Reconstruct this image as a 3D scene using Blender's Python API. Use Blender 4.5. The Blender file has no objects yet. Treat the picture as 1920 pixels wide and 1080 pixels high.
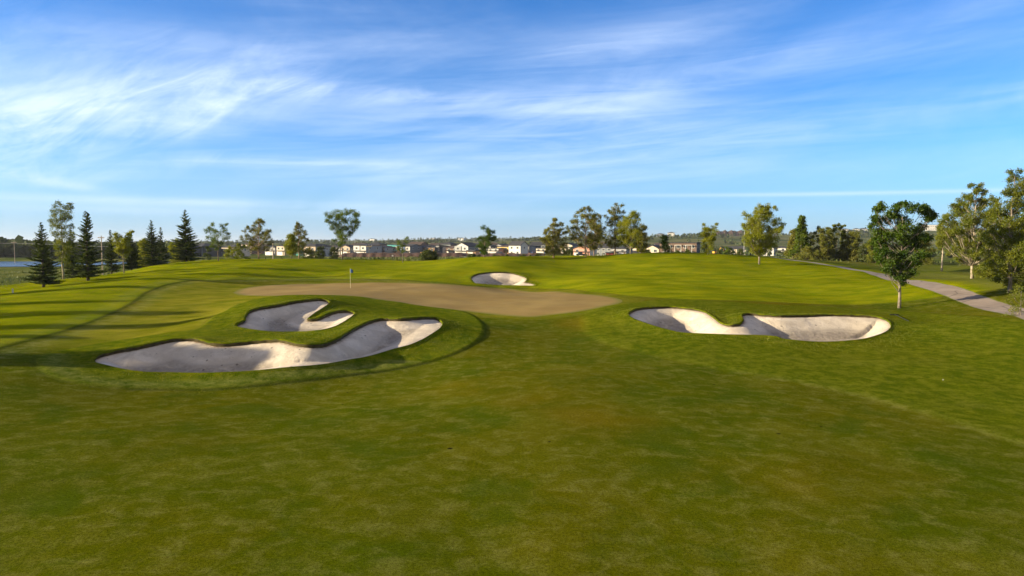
import bpy, math, random
import numpy as np
from mathutils import Vector, noise as mnoise

random.seed(7)
RNG = np.random.default_rng(11)
scene = bpy.context.scene
COL = scene.collection

# ------------------------------------------------------------------ camera
CAM_Z, FOC, HORIZ = 6.0, 1297.0, 458.0
TH = math.atan((540 - HORIZ) / FOC)
cd = bpy.data.cameras.new("camera")
cam = bpy.data.objects.new("camera", cd)
COL.objects.link(cam)
cam.location = (0, 0, CAM_Z)
cam.rotation_euler = (math.pi / 2 - TH, 0, 0)
cd.sensor_width = 36
cd.lens = FOC / 1920 * 36
cd.clip_start = 0.1
cd.clip_end = 30000
scene.camera = cam
CT, ST = math.cos(TH), math.sin(TH)


def at(px, py, Y):
    """world point seen at photo pixel (px, py) at ground distance Y"""
    dy = FOC * CT + (540 - py) * ST
    dz = -FOC * ST + (540 - py) * CT
    k = Y / dy
    return np.array([(px - 960) * k, Y, CAM_Z + dz * k])


# ------------------------------------------------------------------ helpers
def link(o, parent=None):
    COL.objects.link(o)
    if parent is not None:
        o.parent = parent
    return o


def tag(o, label=None, cat=None, group=None, kind=None):
    if label: o["label"] = label
    if cat: o["category"] = cat
    if group: o["group"] = group
    if kind: o["kind"] = kind
    return o


def empty(name, loc, rz=0.0, sc=1.0):
    o = bpy.data.objects.new(name, None)
    o.empty_display_size = 0.3
    o.location = tuple(float(v) for v in loc)
    o.rotation_euler = (0, 0, rz)
    o.scale = (sc, sc, sc) if not hasattr(sc, '__len__') else sc
    return link(o)


def mesh_np(name, verts, faces, mats=(), smooth=False, attrs=None):
    """faces: (n,k) int array"""
    me = bpy.data.meshes.new(name)
    verts = np.asarray(verts, np.float32)
    faces = np.asarray(faces, np.int32)
    n, k = faces.shape
    me.vertices.add(len(verts))
    me.vertices.foreach_set("co", verts.ravel())
    me.loops.add(n * k)
    me.loops.foreach_set("vertex_index", faces.ravel())
    me.polygons.add(n)
    me.polygons.foreach_set("loop_start", np.arange(0, n * k, k, dtype=np.int32))
    me.polygons.foreach_set("loop_total", np.full(n, k, np.int32))
    if smooth:
        me.polygons.foreach_set("use_smooth", np.ones(n, bool))
    for an, av in (attrs or {}).items():
        a = me.attributes.new(an, 'FLOAT', 'POINT')
        a.data.foreach_set("value", np.asarray(av, np.float32))
    me.update(calc_edges=True)
    for m in mats:
        me.materials.append(m)
    return me


class MB:
    """collects polygons of one mesh"""
    def __init__(s):
        s.v, s.f = [], []

    def poly(s, pts):
        b = len(s.v)
        s.v += [tuple(p) for p in pts]
        s.f.append(tuple(range(b, b + len(pts))))

    def box(s, x0, x1, y0, y1, z0, z1):
        b = len(s.v)
        s.v += [(x, y, z) for z in (z0, z1) for (x, y) in ((x0, y0), (x1, y0), (x1, y1), (x0, y1))]
        s.f += [tuple(b + i for i in f) for f in
                ((3, 2, 1, 0), (4, 5, 6, 7), (0, 1, 5, 4), (1, 2, 6, 5), (2, 3, 7, 6), (3, 0, 4, 7))]
        return s

    def prism(s, out, y0, y1):
        b = len(s.v); n = len(out)
        s.v += [(x, y0, z) for x, z in out] + [(x, y1, z) for x, z in out]
        s.f.append(tuple(b + i for i in range(n))); s.f.append(tuple(b + n + i for i in reversed(range(n))))
        s.f += [(b + (i + 1) % n, b + i, b + n + i, b + n + (i + 1) % n) for i in range(n)]
        return s

    def tube(s, pts, radii, n=6, cap=True):
        pts = [Vector(p) for p in pts]
        rings = []
        for i, p in enumerate(pts):
            d = (pts[min(i + 1, len(pts) - 1)] - pts[max(i - 1, 0)])
            if d.length < 1e-6: d = Vector((0, 0, 1))
            d.normalize()
            a = d.cross(Vector((0.13, 0.97, 0.21))).normalized()
            c = d.cross(a)
            b = len(s.v)
            for k in range(n):
                t = 2 * math.pi * k / n
                s.v.append(tuple(p + (a * math.cos(t) + c * math.sin(t)) * radii[i]))
            rings.append(b)
        for i in range(len(rings) - 1):
            for k in range(n):
                s.f.append((rings[i] + k, rings[i] + (k + 1) % n, rings[i + 1] + (k + 1) % n, rings[i + 1] + k))
        if cap:
            s.f.append(tuple(rings[-1] + k for k in range(n)))
            s.f.append(tuple(rings[0] + k for k in reversed(range(n))))
        return s

    def mesh(s, name, mat, smooth=False):
        me = bpy.data.meshes.new(name)
        me.from_pydata(s.v, [], s.f)
        if smooth:
            me.polygons.foreach_set("use_smooth", [True] * len(me.polygons))
        me.materials.append(mat)
        me.update()
        return me

    def build(s, name, mat, parent=None, smooth=False):
        return link(bpy.data.objects.new(name, s.mesh(name, mat, smooth)), parent)


# ------------------------------------------------------------------ node helpers
class N:
    def __init__(s, tree):
        s.t = tree
        s.n = tree.nodes
        s.l = tree.links
        s.n.clear()

    def new(s, typ, **kw):
        nd = s.n.new(typ)
        for k, v in kw.items():
            setattr(nd, k, v)
        return nd

    def put(s, sock, val):
        if isinstance(val, bpy.types.NodeSocket):
            s.l.new(val, sock)
        elif isinstance(val, (tuple, list)) and sock.type == 'RGBA' and len(val) == 3:
            sock.default_value = (*val, 1)
        else:
            sock.default_value = val

    def math(s, op, a, b=None, c=None, clamp=False):
        nd = s.new('ShaderNodeMath', operation=op, use_clamp=clamp)
        for i, v in enumerate((a, b, c)):
            if v is not None: s.put(nd.inputs[i], v)
        return nd.outputs[0]

    def vmath(s, op, a, b=None):
        nd = s.new('ShaderNodeVectorMath', operation=op)
        s.put(nd.inputs[0], a)
        if b is not None:
            if op == 'SCALE': s.put(nd.inputs['Scale'], b)
            else: s.put(nd.inputs[1], b)
        return nd.outputs['Value'] if op in ('LENGTH', 'DOT_PRODUCT') else nd.outputs[0]

    def noise(s, vec, scale, detail=4, rough=0.55, dist=0.0):
        nd = s.new('ShaderNodeTexNoise')
        s.put(nd.inputs['Vector'], vec)
        nd.inputs['Scale'].default_value = scale
        nd.inputs['Detail'].default_value = detail
        nd.inputs['Roughness'].default_value = rough
        nd.inputs['Distortion'].default_value = dist
        return nd.outputs[0]

    def mix(s, f, a, b, mode='MIX'):
        nd = s.new('ShaderNodeMix', data_type='RGBA', blend_type=mode)
        s.put(nd.inputs[0], f)
        s.put(nd.inputs[6], a)
        s.put(nd.inputs[7], b)
        return nd.outputs[2]

    def ramp(s, v, lo, hi, smooth=True):
        nd = s.new('ShaderNodeMapRange', interpolation_type='SMOOTHSTEP' if smooth else 'LINEAR')
        s.put(nd.inputs[0], v)
        nd.inputs[1].default_value = lo
        nd.inputs[2].default_value = hi
        return nd.outputs[0]

    def attr(s, name):
        return s.new('ShaderNodeAttribute', attribute_name=name).outputs['Fac']


def new_mat(name):
    m = bpy.data.materials.new(name)
    m.use_nodes = True
    return m, N(m.node_tree)


def simple(name, col, rough=0.8, var=0.12, scale=3.0, metal=0.0, bump=0.0, spec=0.3):
    m, g = new_mat(name)
    p = g.new('ShaderNodeBsdfPrincipled')
    geo = g.new('ShaderNodeTexCoord').outputs['Object']
    nz = g.noise(geo, scale, 5, 0.6)
    c = g.mix(g.ramp(nz, 0.3, 0.7), tuple(v * (1 - var) for v in col), tuple(min(1, v * (1 + var)) for v in col))
    g.put(p.inputs['Base Color'], c)
    p.inputs['Roughness'].default_value = rough
    p.inputs['Metallic'].default_value = metal
    p.inputs['Specular IOR Level'].default_value = spec
    if bump:
        b = g.new('ShaderNodeBump')
        b.inputs['Strength'].default_value = bump
        b.inputs['Distance'].default_value = 0.02
        g.put(b.inputs['Height'], g.noise(geo, scale * 6, 3))
        g.put(p.inputs['Normal'], b.outputs[0])
    o = g.new('ShaderNodeOutputMaterial')
    g.put(o.inputs[0], p.outputs[0])
    return m


def leaf_mat(name, dark, light, trans=0.35):
    m, g = new_mat(name)
    c = g.mix(g.attr('tint'), dark, light)
    d = g.new('ShaderNodeBsdfDiffuse'); g.put(d.inputs[0], c)
    t = g.new('ShaderNodeBsdfTranslucent'); g.put(t.inputs[0], c)
    gl = g.new('ShaderNodeBsdfGlossy'); gl.inputs['Roughness'].default_value = 0.5
    gl.inputs[0].default_value = (0.8, 0.85, 0.8, 1)
    mx = g.new('ShaderNodeMixShader'); mx.inputs[0].default_value = trans
    g.put(mx.inputs[1], d.outputs[0]); g.put(mx.inputs[2], t.outputs[0])
    m2 = g.new('ShaderNodeMixShader'); m2.inputs[0].default_value = 0.015
    g.put(m2.inputs[1], mx.outputs[0]); g.put(m2.inputs[2], gl.outputs[0])
    o = g.new('ShaderNodeOutputMaterial'); g.put(o.inputs[0], m2.outputs[0])
    return m


def bark_mat(name, a, b, scale=4.0):
    m, g = new_mat(name)
    p = g.new('ShaderNodeBsdfPrincipled')
    tc = g.new('ShaderNodeTexCoord').outputs['Object']
    mp = g.new('ShaderNodeMapping'); mp.inputs['Scale'].default_value = (3, 3, 0.8)
    g.put(mp.inputs[0], tc)
    nz = g.noise(mp.outputs[0], scale, 6, 0.65)
    g.put(p.inputs['Base Color'], g.mix(g.ramp(nz, 0.38, 0.62), a, b))
    p.inputs['Roughness'].default_value = 0.9
    bp = g.new('ShaderNodeBump'); bp.inputs['Strength'].default_value = 0.5; bp.inputs['Distance'].default_value = 0.02
    g.put(bp.inputs['Height'], nz); g.put(p.inputs['Normal'], bp.outputs[0])
    o = g.new('ShaderNodeOutputMaterial'); g.put(o.inputs[0], p.outputs[0])
    return m


# ------------------------------------------------------------------ terrain
CP = []
def c(px, py, Y): CP.append(at(px, py, Y))
def w(x, y, z): CP.append(np.array([x, y, z], float))

# putting green and its surround
for a in [(985, 592, 52), (440, 547, 72), (658, 540, 75), (1165, 565, 62), (700, 529, 84), (850, 560, 65),
          (985, 560, 66), (560, 549, 66), (1050, 548, 74), (900, 541, 76)]: c(*a)
# hollow behind the green, rear bunker and its bank
for a in [(940, 538, 82), (890, 528, 83), (1004, 537, 83), (940, 514, 88), (940, 500, 93), (940, 487.5, 103), (850, 489, 108),
          (780, 505, 98), (700, 515, 92), (750, 491, 118), (650, 487, 118), (600, 486, 112), (560, 505, 98),
          (500, 487, 114), (400, 487, 112), (300, 497, 106), (200, 516, 94), (100, 534, 82), (0, 552, 70), (450, 515, 90)]: c(*a)
# left field
for a in [(0, 640, 38), (0, 590, 51), (100, 600, 48), (200, 570, 57), (250, 540, 73), (350, 528, 80), (250, 630, 42),
          (400, 590, 51), (330, 560, 62), (420, 560, 61), (60, 690, 31), (-200, 560, 70), (-300, 640, 40)]: c(*a)
# front bunker and the pot bunker behind it
for a in [(175, 682, 34.5), (325, 707, 31.5), (480, 701, 32), (580, 694, 33), (680, 677, 35.5), (830, 612, 43), (340, 643, 36.3),
          (255, 659, 35.7), (430, 652, 35.7), (480, 647, 35.8), (580, 655, 34.6), (635, 642, 36.8), (667, 622, 40), (717, 604, 43.6),
          (800, 601, 45.6), (555, 627, 41.5), (500, 625, 41.5), (445, 615, 43.2), (470, 589, 46), (542, 573, 49), (600, 566, 51),
          (665, 592, 48), (575, 605, 46.5), (640, 610, 44.5), (560, 556, 57), (640, 560, 57), (400, 625, 40.5), (340, 632, 39),
          (750, 585, 52), (880, 600, 50), (905, 625, 42.6)]: c(*a)
# right bunker and surround
for a in [(1178, 593, 48), (1253, 580, 51.5), (1367, 614, 44.5), (1370, 592, 48.5), (1403, 593, 47.6), (1553, 595, 47.6), (1653, 601, 46.5),
          (1672, 612, 45.5), (1620, 640, 41), (1537, 646, 40), (1437, 634, 41), (1353, 632, 41.3), (1287, 629, 41.8), (1213, 612, 45),
          (1100, 610, 47), (1400, 571, 57), (1553, 586, 51.5), (1690, 577, 59), (1750, 600, 49), (1250, 566, 60)]: c(*a)
# right mound, path
for a in [(1300, 520, 85), (1200, 550, 68), (1500, 540, 75), (1450, 500, 99), (1100, 530, 80), (1050, 505, 95), (1100, 485, 108),
          (1200, 477.5, 110), (1300, 477, 112), (1400, 479, 114), (1600, 508, 94), (1500, 491, 116), (1700, 530, 75),
          (1800, 555, 61), (1920, 590, 47), (1860, 610, 44), (1825, 520, 76), (1900, 532, 64), (1750, 505, 100), (2050, 560, 56)]: c(*a)
# fairway in front of the camera
for a in [(0, 12, 0.0), (-14, 20, 0.30), (-12, 8, 0.26), (13, 12, -0.38), (18, 22, -0.52), (0, 22, -0.02), (28, 30, -0.45),
          (0, 30, -0.0), (3, 38, 0.05), (10, 30, -0.22), (22, 36, -0.2), (-25, 22, 0.6), (-25, 5, 0.5), (28, 10, -0.5), (0, -20, 0), (0, 0, 0)]: w(*a)
# beyond the crest
for a in [(-90, 110, -0.6), (-70, 150, -1.2), (-120, 180, -1.6), (-60, 100, 0.9), (-75, 95, -0.1), (-40, 150, 2.2), (0, 150, 2.0), (40, 150, 2.9), (90, 150, 2.3),
          (-60, 200, 0.9), (0, 200, 1.5), (60, 200, 2.0), (120, 200, 1.5), (-60, 280, 0.4), (0, 280, 0.8), (60, 280, 0.8), (150, 280, 0.6),
          (-160, 280, -2), (-110, 60, 0.3), (-110, 20, 1.2), (-60, 10, 1.2), (80, 60, 1.4), (80, 20, 0.5), (110, 100, 2), (-60, -60, 0.5), (60, -60, 0), (-150, 150, -2)]: w(*a)
CP = np.array(CP)
SC = 50.0


def tps_fit(P, lam=2e-4):
    n = len(P)
    X = P[:, :2] / SC
    d2 = ((X[:, None] - X[None]) ** 2).sum(-1)
    K = np.where(d2 > 0, 0.5 * d2 * np.log(d2 + 1e-20), 0)
    A = np.zeros((n + 3, n + 3))
    A[:n, :n] = K + lam * np.eye(n)
    A[:n, n] = 1; A[:n, n + 1:] = X
    A[n:, :n] = A[:n, n:].T
    return X, np.linalg.solve(A, np.concatenate([P[:, 2], np.zeros(3)]))


TX, TW = tps_fit(CP)


def sstep(a, b, x):
    t = np.clip((x - a) / (b - a), 0, 1)
    return t * t * (3 - 2 * t)


def wavy(x, y, scale, seed, n=14):
    r = np.random.default_rng(seed)
    out = np.zeros_like(x, dtype=float)
    for i in range(n):
        a = r.uniform(0, 2 * math.pi)
        k = 2 * math.pi / (scale * r.uniform(0.5, 2.0))
        out += np.sin(k * (x * math.cos(a) + y * math.sin(a)) + r.uniform(0, 6.28) + 0.6 * np.sin(k * 0.6 * (y * math.cos(a) - x * math.sin(a)) + i))
    return out / math.sqrt(n)


RIDGE = np.array([(-900, 8), (-300, 8), (-60, 11), (60, 14), (200, 18), (300, 20), (440, 20.5), (540, 22.5), (640, 28), (760, 31), (960, 33), (2200, 40), (6000, 40)], float)
HILLL = np.array([(-9000, 8), (-2600, 7), (-1500, 9), (-900, 12), (-640, 19), (-300, 26), (0, 25), (600, 26), (3000, 30), (9000, 30)], float)


def H0(x, y):
    x = np.asarray(x, float); y = np.asarray(y, float)
    sh = x.shape
    xf, yf = x.ravel(), y.ravel()
    z = np.zeros(len(xf))
    near = (np.abs(xf) < 420) & (yf < 460) & (yf > -200)
    idx = np.nonzero(near)[0]
    for s in range(0, len(idx), 20000):
        k = idx[s:s + 20000]
        Q = np.stack([np.clip(xf[k], -230, 230), np.clip(yf[k], -90, 330)], 1) / SC
        d2 = ((Q[:, None] - TX[None]) ** 2).sum(-1)
        K = 0.5 * d2 * np.log(d2 + 1e-20)
        z[k] = K @ TW[:-3] + TW[-3] + Q @ TW[-2:]
    z = np.clip(z, -2.3, 6)
    far = -0.9 + 0 * xf
    far = far + (np.interp(xf, RIDGE[:, 0], RIDGE[:, 1]) + 0.9) * sstep(820, 1330, yf + 40 * np.sin(xf / 140)) * (xf > -1000)
    hl = np.interp(xf, HILLL[:, 0], HILLL[:, 1])
    far = np.maximum(far, -0.9 + (hl + 1) * sstep(1700, 2600, yf + 90 * np.sin(xf / 260)))
    far = far + wavy(xf, yf, 260, 5) * 1.3 * sstep(700, 1300, yf) 
    t = sstep(260, 400, np.sqrt(yf ** 2 + (0.9 * xf) ** 2 * (yf > -1)))
    t = np.maximum(t, sstep(180, 320, np.abs(xf) - 0.3 * yf))
    t = np.maximum(t, sstep(60, 200, -yf))
    z = z * (1 - t) + far * t
    # pond basin, beyond the left field
    pd = np.sqrt(((xf + 235) / 95) ** 2 + ((yf - 285) / 33) ** 2)
    z = np.where(pd < 1.6, z * sstep(1.0, 1.5, pd) + (-2.4) * (1 - sstep(1.0, 1.5, pd)), z)
    # gentle hummocks
    amp = 0.045 + 0.15 * sstep(60, 85, yf) * (1 - sstep(250, 300, yf))
    z = z + 0.26 * wavy(xf + 0.8 * yf, yf * 1.2 - 0.3 * xf, 38, 41) * sstep(66, 82, yf) * (1 - sstep(104, 118, yf)) * sstep(4, 20, xf)
    z = z + amp * wavy(xf * 0.9, yf * 1.1, 26, 3) + 0.3 * amp * wavy(xf, yf, 8, 14) + 0.012 * wavy(xf, yf, 3.0, 4) * (yf < 130)
    return z.reshape(sh)


def hit(px, py, ymax=300.0):
    """first terrain point seen at a photo pixel"""
    ys = np.concatenate([np.arange(8, 140, 0.1), np.arange(140, ymax, 1.0)])
    p = at(px, py, 1.0)
    xs = p[0] * ys
    zs = CAM_Z + (p[2] - CAM_Z) * ys
    h = H0(xs, ys)
    k = np.argmax(zs <= h)
    if zs[k] > h[k]: k = len(ys) - 1
    return np.array([xs[k], ys[k]])


def smooth_closed(P, step=0.12, closed=True):
    P = np.asarray(P, float)
    n = len(P)
    out = []
    rng = range(n if closed else n - 1)
    for i in rng:
        if closed:
            p0, p1, p2, p3 = P[i - 1], P[i], P[(i + 1) % n], P[(i + 2) % n]
        else:
            p0, p1, p2, p3 = P[max(i - 1, 0)], P[i], P[i + 1], P[min(i + 2, n - 1)]
        L = np.linalg.norm(p2 - p1)
        m = max(2, int(L / step))
        for j in range(m):
            t = j / m
            out.append(0.5 * ((2 * p1) + (-p0 + p2) * t + (2 * p0 - 5 * p1 + 4 * p2 - p3) * t * t + (-p0 + 3 * p1 - 3 * p2 + p3) * t ** 3))
    if not closed: out.append(P[-1])
    return np.array(out)


def poly_px(pts, step=0.12, closed=True):
    return smooth_closed([hit(*p) for p in pts], step, closed)


def seg_dist(x, y, P, closed=True):
    """distance, nearest outward direction and inside flag for points against a polyline"""
    best = np.full(x.shape, 1e9)
    nx = np.zeros_like(best); ny = np.zeros_like(best)
    ins = np.zeros(x.shape, bool)
    n = len(P)
    for i in range(n if closed else n - 1):
        a = P[i]; b = P[(i + 1) % n]
        dx, dy = b - a
        L2 = dx * dx + dy * dy + 1e-12
        t = np.clip(((x - a[0]) * dx + (y - a[1]) * dy) / L2, 0, 1)
        qx, qy = a[0] + t * dx, a[1] + t * dy
        d = (x - qx) ** 2 + (y - qy) ** 2
        m = d < best
        best[m] = d[m]; nx[m] = (x - qx)[m]; ny[m] = (y - qy)[m]
        if closed:
            cr = ((a[1] > y) != (b[1] > y))
            ins ^= cr & (x < (b[0] - a[0]) * (y - a[1]) / (b[1] - a[1] + 1e-12) + a[0])
    return np.sqrt(best), nx, ny, ins


def sdf(x, y, P, margin=6.0):
    """signed distance (negative inside) near polygon P, elsewhere +margin; plus nearest boundary offset"""
    lo, hi = P.min(0) - margin, P.max(0) + margin
    m = (x > lo[0]) & (x < hi[0]) & (y > lo[1]) & (y < hi[1])
    D = np.full(x.shape, margin); NX = np.zeros(x.shape); NY = np.zeros(x.shape)
    if m.any():
        d, nx, ny, ins = seg_dist(x[m], y[m], P)
        sgn = np.where(ins, -1.0, 1.0)
        D[m] = np.minimum(d * sgn, margin); NX[m] = nx; NY[m] = ny
    return D, NX, NY


PX_A = [(175, 681), (187, 674), (205, 669), (225, 664), (255, 659), (287, 652), (315, 645.5), (337, 642.5), (362, 643), (382, 646), (400, 651), (425, 652.5),
        (455, 650), (480, 647), (522, 645), (555, 651), (580, 655.5), (605, 654), (620, 649), (635, 642), (667, 622), (692, 610), (717, 604), (755, 604),
        (792, 601.5), (817, 601.5), (829, 608), (827, 619), (805, 635), (775, 650), (730, 664), (680, 677), (630, 686), (580, 694), (475, 702),
        (400, 706), (325, 706.5), (275, 705), (237, 700), (200, 692), (179, 686)]
PX_B = [(443, 615), (457, 608), (461, 598), (470, 589), (490, 583), (525, 577), (555, 571), (580, 567.5), (600, 566), (615, 569), (617, 573), (605, 582), (590, 592),
        (577, 603), (584, 605), (597, 603), (615, 595), (635, 589), (655, 588.5), (665, 592), (655, 601), (630, 616), (600, 624), (555, 627), (505, 626.5),
        (475, 623), (450, 619)]
PX_C = [(884, 523), (895, 517), (914, 514), (936, 513), (960, 514.6), (977, 519), (987, 523), (987, 527.5), (984, 531), (996, 533.5), (1005, 536.5), (988, 537.8),
        (951, 537), (914, 535), (892, 533), (885, 528)]
PX_D = [(1178, 594), (1187, 587), (1207, 582), (1253, 580), (1287, 582), (1320, 587), (1337, 597), (1350, 607), (1367, 614), (1385, 613.5), (1393, 606), (1391, 598), (1403, 593),
        (1453, 597), (1487, 597), (1553, 595), (1620, 597), (1653, 600), (1670, 610), (1667, 622), (1653, 630), (1620, 640), (1587, 644), (1537, 645.7), (1503, 644),
        (1470, 640), (1437, 634), (1353, 631.7), (1287, 629), (1247, 621.7), (1213, 612), (1187, 602)]
BUNK = [('A', poly_px(PX_A), 0.62, 2.0), ('B', poly_px(PX_B), 0.50, 1.7), ('C', poly_px(PX_C), 0.55, 1.8), ('D', poly_px(PX_D), 0.88, 2.0)]

PX_G = [(440, 547), (470, 538), (560, 532), (700, 529), (800, 531), (880, 536), (960, 541.5), (1040, 546), (1120, 553), (1160, 560), (1166, 566), (1145, 572),
        (1085, 584), (1030, 591), (985, 594), (930, 590), (860, 582), (780, 573), (710, 563), (640, 555), (560, 554), (470, 554), (443, 551)]
GREEN = poly_px(PX_G, 0.2)

# mown outlines: taller rough stands inside these
RING = poly_px([(70, 672), (80, 695), (120, 714), (200, 726), (300, 731), (430, 729), (600, 711), (750, 691), (850, 664), (898, 638), (908, 615), (895, 598), (860, 583), (780, 572.5),
                (720, 562), (640, 553), (560, 553), (480, 562), (430, 580), (380, 612), (300, 628), (200, 643), (120, 658)], 0.3)
RIGHT = poly_px([(1095, 600), (1105, 625), (1160, 650), (1300, 682), (1450, 708), (1600, 738), (1700, 765), (1800, 795), (1920, 832), (2100, 860), (2200, 700), (2100, 600), (1930, 600), (1700, 584),
                 (1560, 576), (1400, 569), (1250, 562), (1170, 570), (1110, 583)], 0.3)
OUTER = np.array([hit(*p) for p in [(-60, 668), (0, 652), (80, 630), (200, 590), (240, 571), (280, 545), (330, 530), (440, 524.5), (600, 523), (760, 525), (870, 534), (1000, 541), (1100, 546)]])
OUTER = smooth_closed(OUTER, 0.4, False)
far_pts = [hit(*p) for p in [(1180, 555), (1300, 562)]]
OUTERP = np.vstack([OUTER, far_pts, [[60, 62], [60, 125], [-110, 125], [-110, 40]]])

# cart path
PATH_C = np.array([hit(*p) for p in [(2150, 670), (2020, 622), (1950, 596), (1905, 582), (1850, 566), (1800, 551), (1750, 538), (1700, 526), (1650, 515), (1600, 505), (1560, 497.5), (1520, 491), (1480, 487)]])
d_end = PATH_C[-1] - PATH_C[-2]
PATH_C = np.vstack([PATH_C, [[36, 138], [20, 155], [-8, 168]]])
PATH_C = smooth_closed(PATH_C, 0.8, False)
for _ in range(60): PATH_C[1:-1] = 0.5 * PATH_C[1:-1] + 0.25 * (PATH_C[:-2] + PATH_C[2:])


def ribbon(C, half):
    t = np.gradient(C, axis=0)
    t /= np.linalg.norm(t, axis=1)[:, None]
    nrm = np.stack([-t[:, 1], t[:, 0]], 1)
    return np.vstack([C + nrm * half, (C - nrm * half)[::-1]])


PATH = ribbon(PATH_C, 1.3)


def axis(*segs):
    out = []
    for a, b, s in segs:
        out.append(np.linspace(a, b, max(2, int(round((b - a) / s)) + 1))[:-1])
    return np.concatenate(out)


def grow(start, end, s0, f):
    v = [start]; s = s0
    while v[-1] < end:
        v.append(v[-1] + s); s *= f
    return np.array(v)


gx_pos = grow(62, 9000, 0.5, 1.09)
gx = np.concatenate([-gx_pos[::-1], axis((-62, -24, 0.20), (-24, 28, 0.15), (28, 62, 0.3)), gx_pos])
gx = np.unique(np.round(gx, 4))
gy = np.concatenate([-grow(10, 1500, 3, 1.25)[::-1], axis((-10, 8, 1.0), (8, 29, 0.3), (29, 55, 0.15), (55, 90, 0.24), (90, 130, 0.45)), grow(130, 9500, 0.8, 1.055)])
gy = np.unique(np.round(gy, 4))
VX, VY = np.meshgrid(gx, gy)
NXG, NYG = len(gx), len(gy)
VX = VX.copy(); VY = VY.copy()
CX = np.gradient(gx)[None, :] + 0 * VY
CY = np.gradient(gy)[:, None] + 0 * VX
CELL = np.minimum(CX, CY)


def snap(P, frac=0.52):
    D, nx, ny = sdf(VX, VY, P, 2.0)
    m = np.abs(D) < CELL * frac
    for _ in range(4):      # also close the cells that still straddle the outline
        s = np.where(m, 0, np.sign(D))
        A = np.abs(np.where(m, 9, D))
        S4 = np.stack([s[:-1, :-1], s[:-1, 1:], s[1:, 1:], s[1:, :-1]])
        A4 = np.stack([A[:-1, :-1], A[:-1, 1:], A[1:, 1:], A[1:, :-1]])
        st = (S4.max(0) > 0) & (S4.min(0) < 0)
        if not st.any(): break
        k = A4.argmin(0)
        r, c_ = np.nonzero(st)
        kk = k[r, c_]
        rr = r + np.array([0, 0, 1, 1])[kk]; cc = c_ + np.array([0, 1, 1, 0])[kk]
        ok = np.abs(D[rr, cc]) < CELL[rr, cc] * 1.1
        m[rr[ok], cc[ok]] = True
    VX[m] -= nx[m]; VY[m] -= ny[m]
    return m


on = np.zeros(VX.shape, bool)
for nm, P, dep, R in BUNK: on |= snap(P)
on |= snap(GREEN); on |= snap(PATH)


def lipfactor(nx, ny, D):
    """1 on the rear and left rims of a bunker, 0 on the near rim"""
    L = np.sqrt(nx ** 2 + ny ** 2) + 1e-6
    s = np.sign(D)
    return np.clip(0.5 + 0.75 * (ny / L) * s - 0.45 * (nx / L) * s, 0, 1)


def zone_height(x, y):
    add = np.zeros_like(x)
    Dr, _, _ = sdf(x, y, RING, 3.0)
    Dd, _, _ = sdf(x, y, RIGHT, 3.0)
    Do, _, _ = sdf(x, y, OUTERP, 3.0)
    rough = np.maximum(sstep(0.12, -0.12, Dr), 0.75 * sstep(0.5, -0.5, Dd))
    outer = sstep(0.12, -0.12, Do) * (y < 122)
    add += 0.07 * sstep(0.12, -0.12, Dr) + 0.05 * sstep(0.5, -0.5, Dd) + 0.035 * outer
    Dp, _, _ = sdf(x, y, PATH, 3.0)
    add -= 0.05 * sstep(0.25, -0.05, Dp)
    Dg, _, _ = sdf(x, y, GREEN, 3.0)
    add -= 0.02 * sstep(0.3, -0.02, Dg)
    for nm, P, dep, R in BUNK:
        D, nx, ny = sdf(x, y, P, 3.0)
        lf = lipfactor(nx, ny, np.where(D == 0, 1e-3, D))
        add += (0.05 + 0.13 * lf) * np.exp(-(np.maximum(D, 0) / 0.9) ** 2) * (D < 2.9)
    return add, rough, outer, Dr, Dd, Do, Dg


print("terrain grid", VX.shape)
ZB = H0(VX, VY)
ADD, ROUGH, OUTA, DR, DD, DO, DG = zone_height(VX, VY)
VZ = ZB + ADD


def ground_z(x, y):
    x = np.atleast_1d(np.asarray(x, float)); y = np.atleast_1d(np.asarray(y, float))
    return H0(x, y) + zone_height(x, y)[0]


def gz(x, y):
    return float(ground_z(x, y)[0])


# classify faces
idx = np.arange(NXG * NYG).reshape(NYG, NXG)
Q = np.stack([idx[:-1, :-1], idx[:-1, 1:], idx[1:, 1:], idx[1:, :-1]], -1).reshape(-1, 4)
vx, vy, vz = VX.ravel(), VY.ravel(), VZ.ravel()
fcx, fcy = vx[Q].mean(1), vy[Q].mean(1)
cls = np.zeros(len(Q), np.int8)
for k, P in ((1, GREEN), (2, PATH)):
    D, _, _ = sdf(fcx, fcy, P, 1.0)
    cls[D < 0] = k
for nm, P, dep, R in BUNK:
    D, _, _ = sdf(fcx, fcy, P, 1.0)
    cls[D < 0] = 3


def submesh(name, sel, mat, z, attrs=None):
    f = Q[sel]
    used, inv = np.unique(f, return_inverse=True)
    inv = inv.reshape(f.shape)
    V = np.stack([vx[used], vy[used], z[used]], 1)
    at_ = {k: v.ravel()[used] for k, v in (attrs or {}).items()}
    return link(bpy.data.objects.new(name, mesh_np(name, V, inv, [mat], True, at_)))


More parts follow.
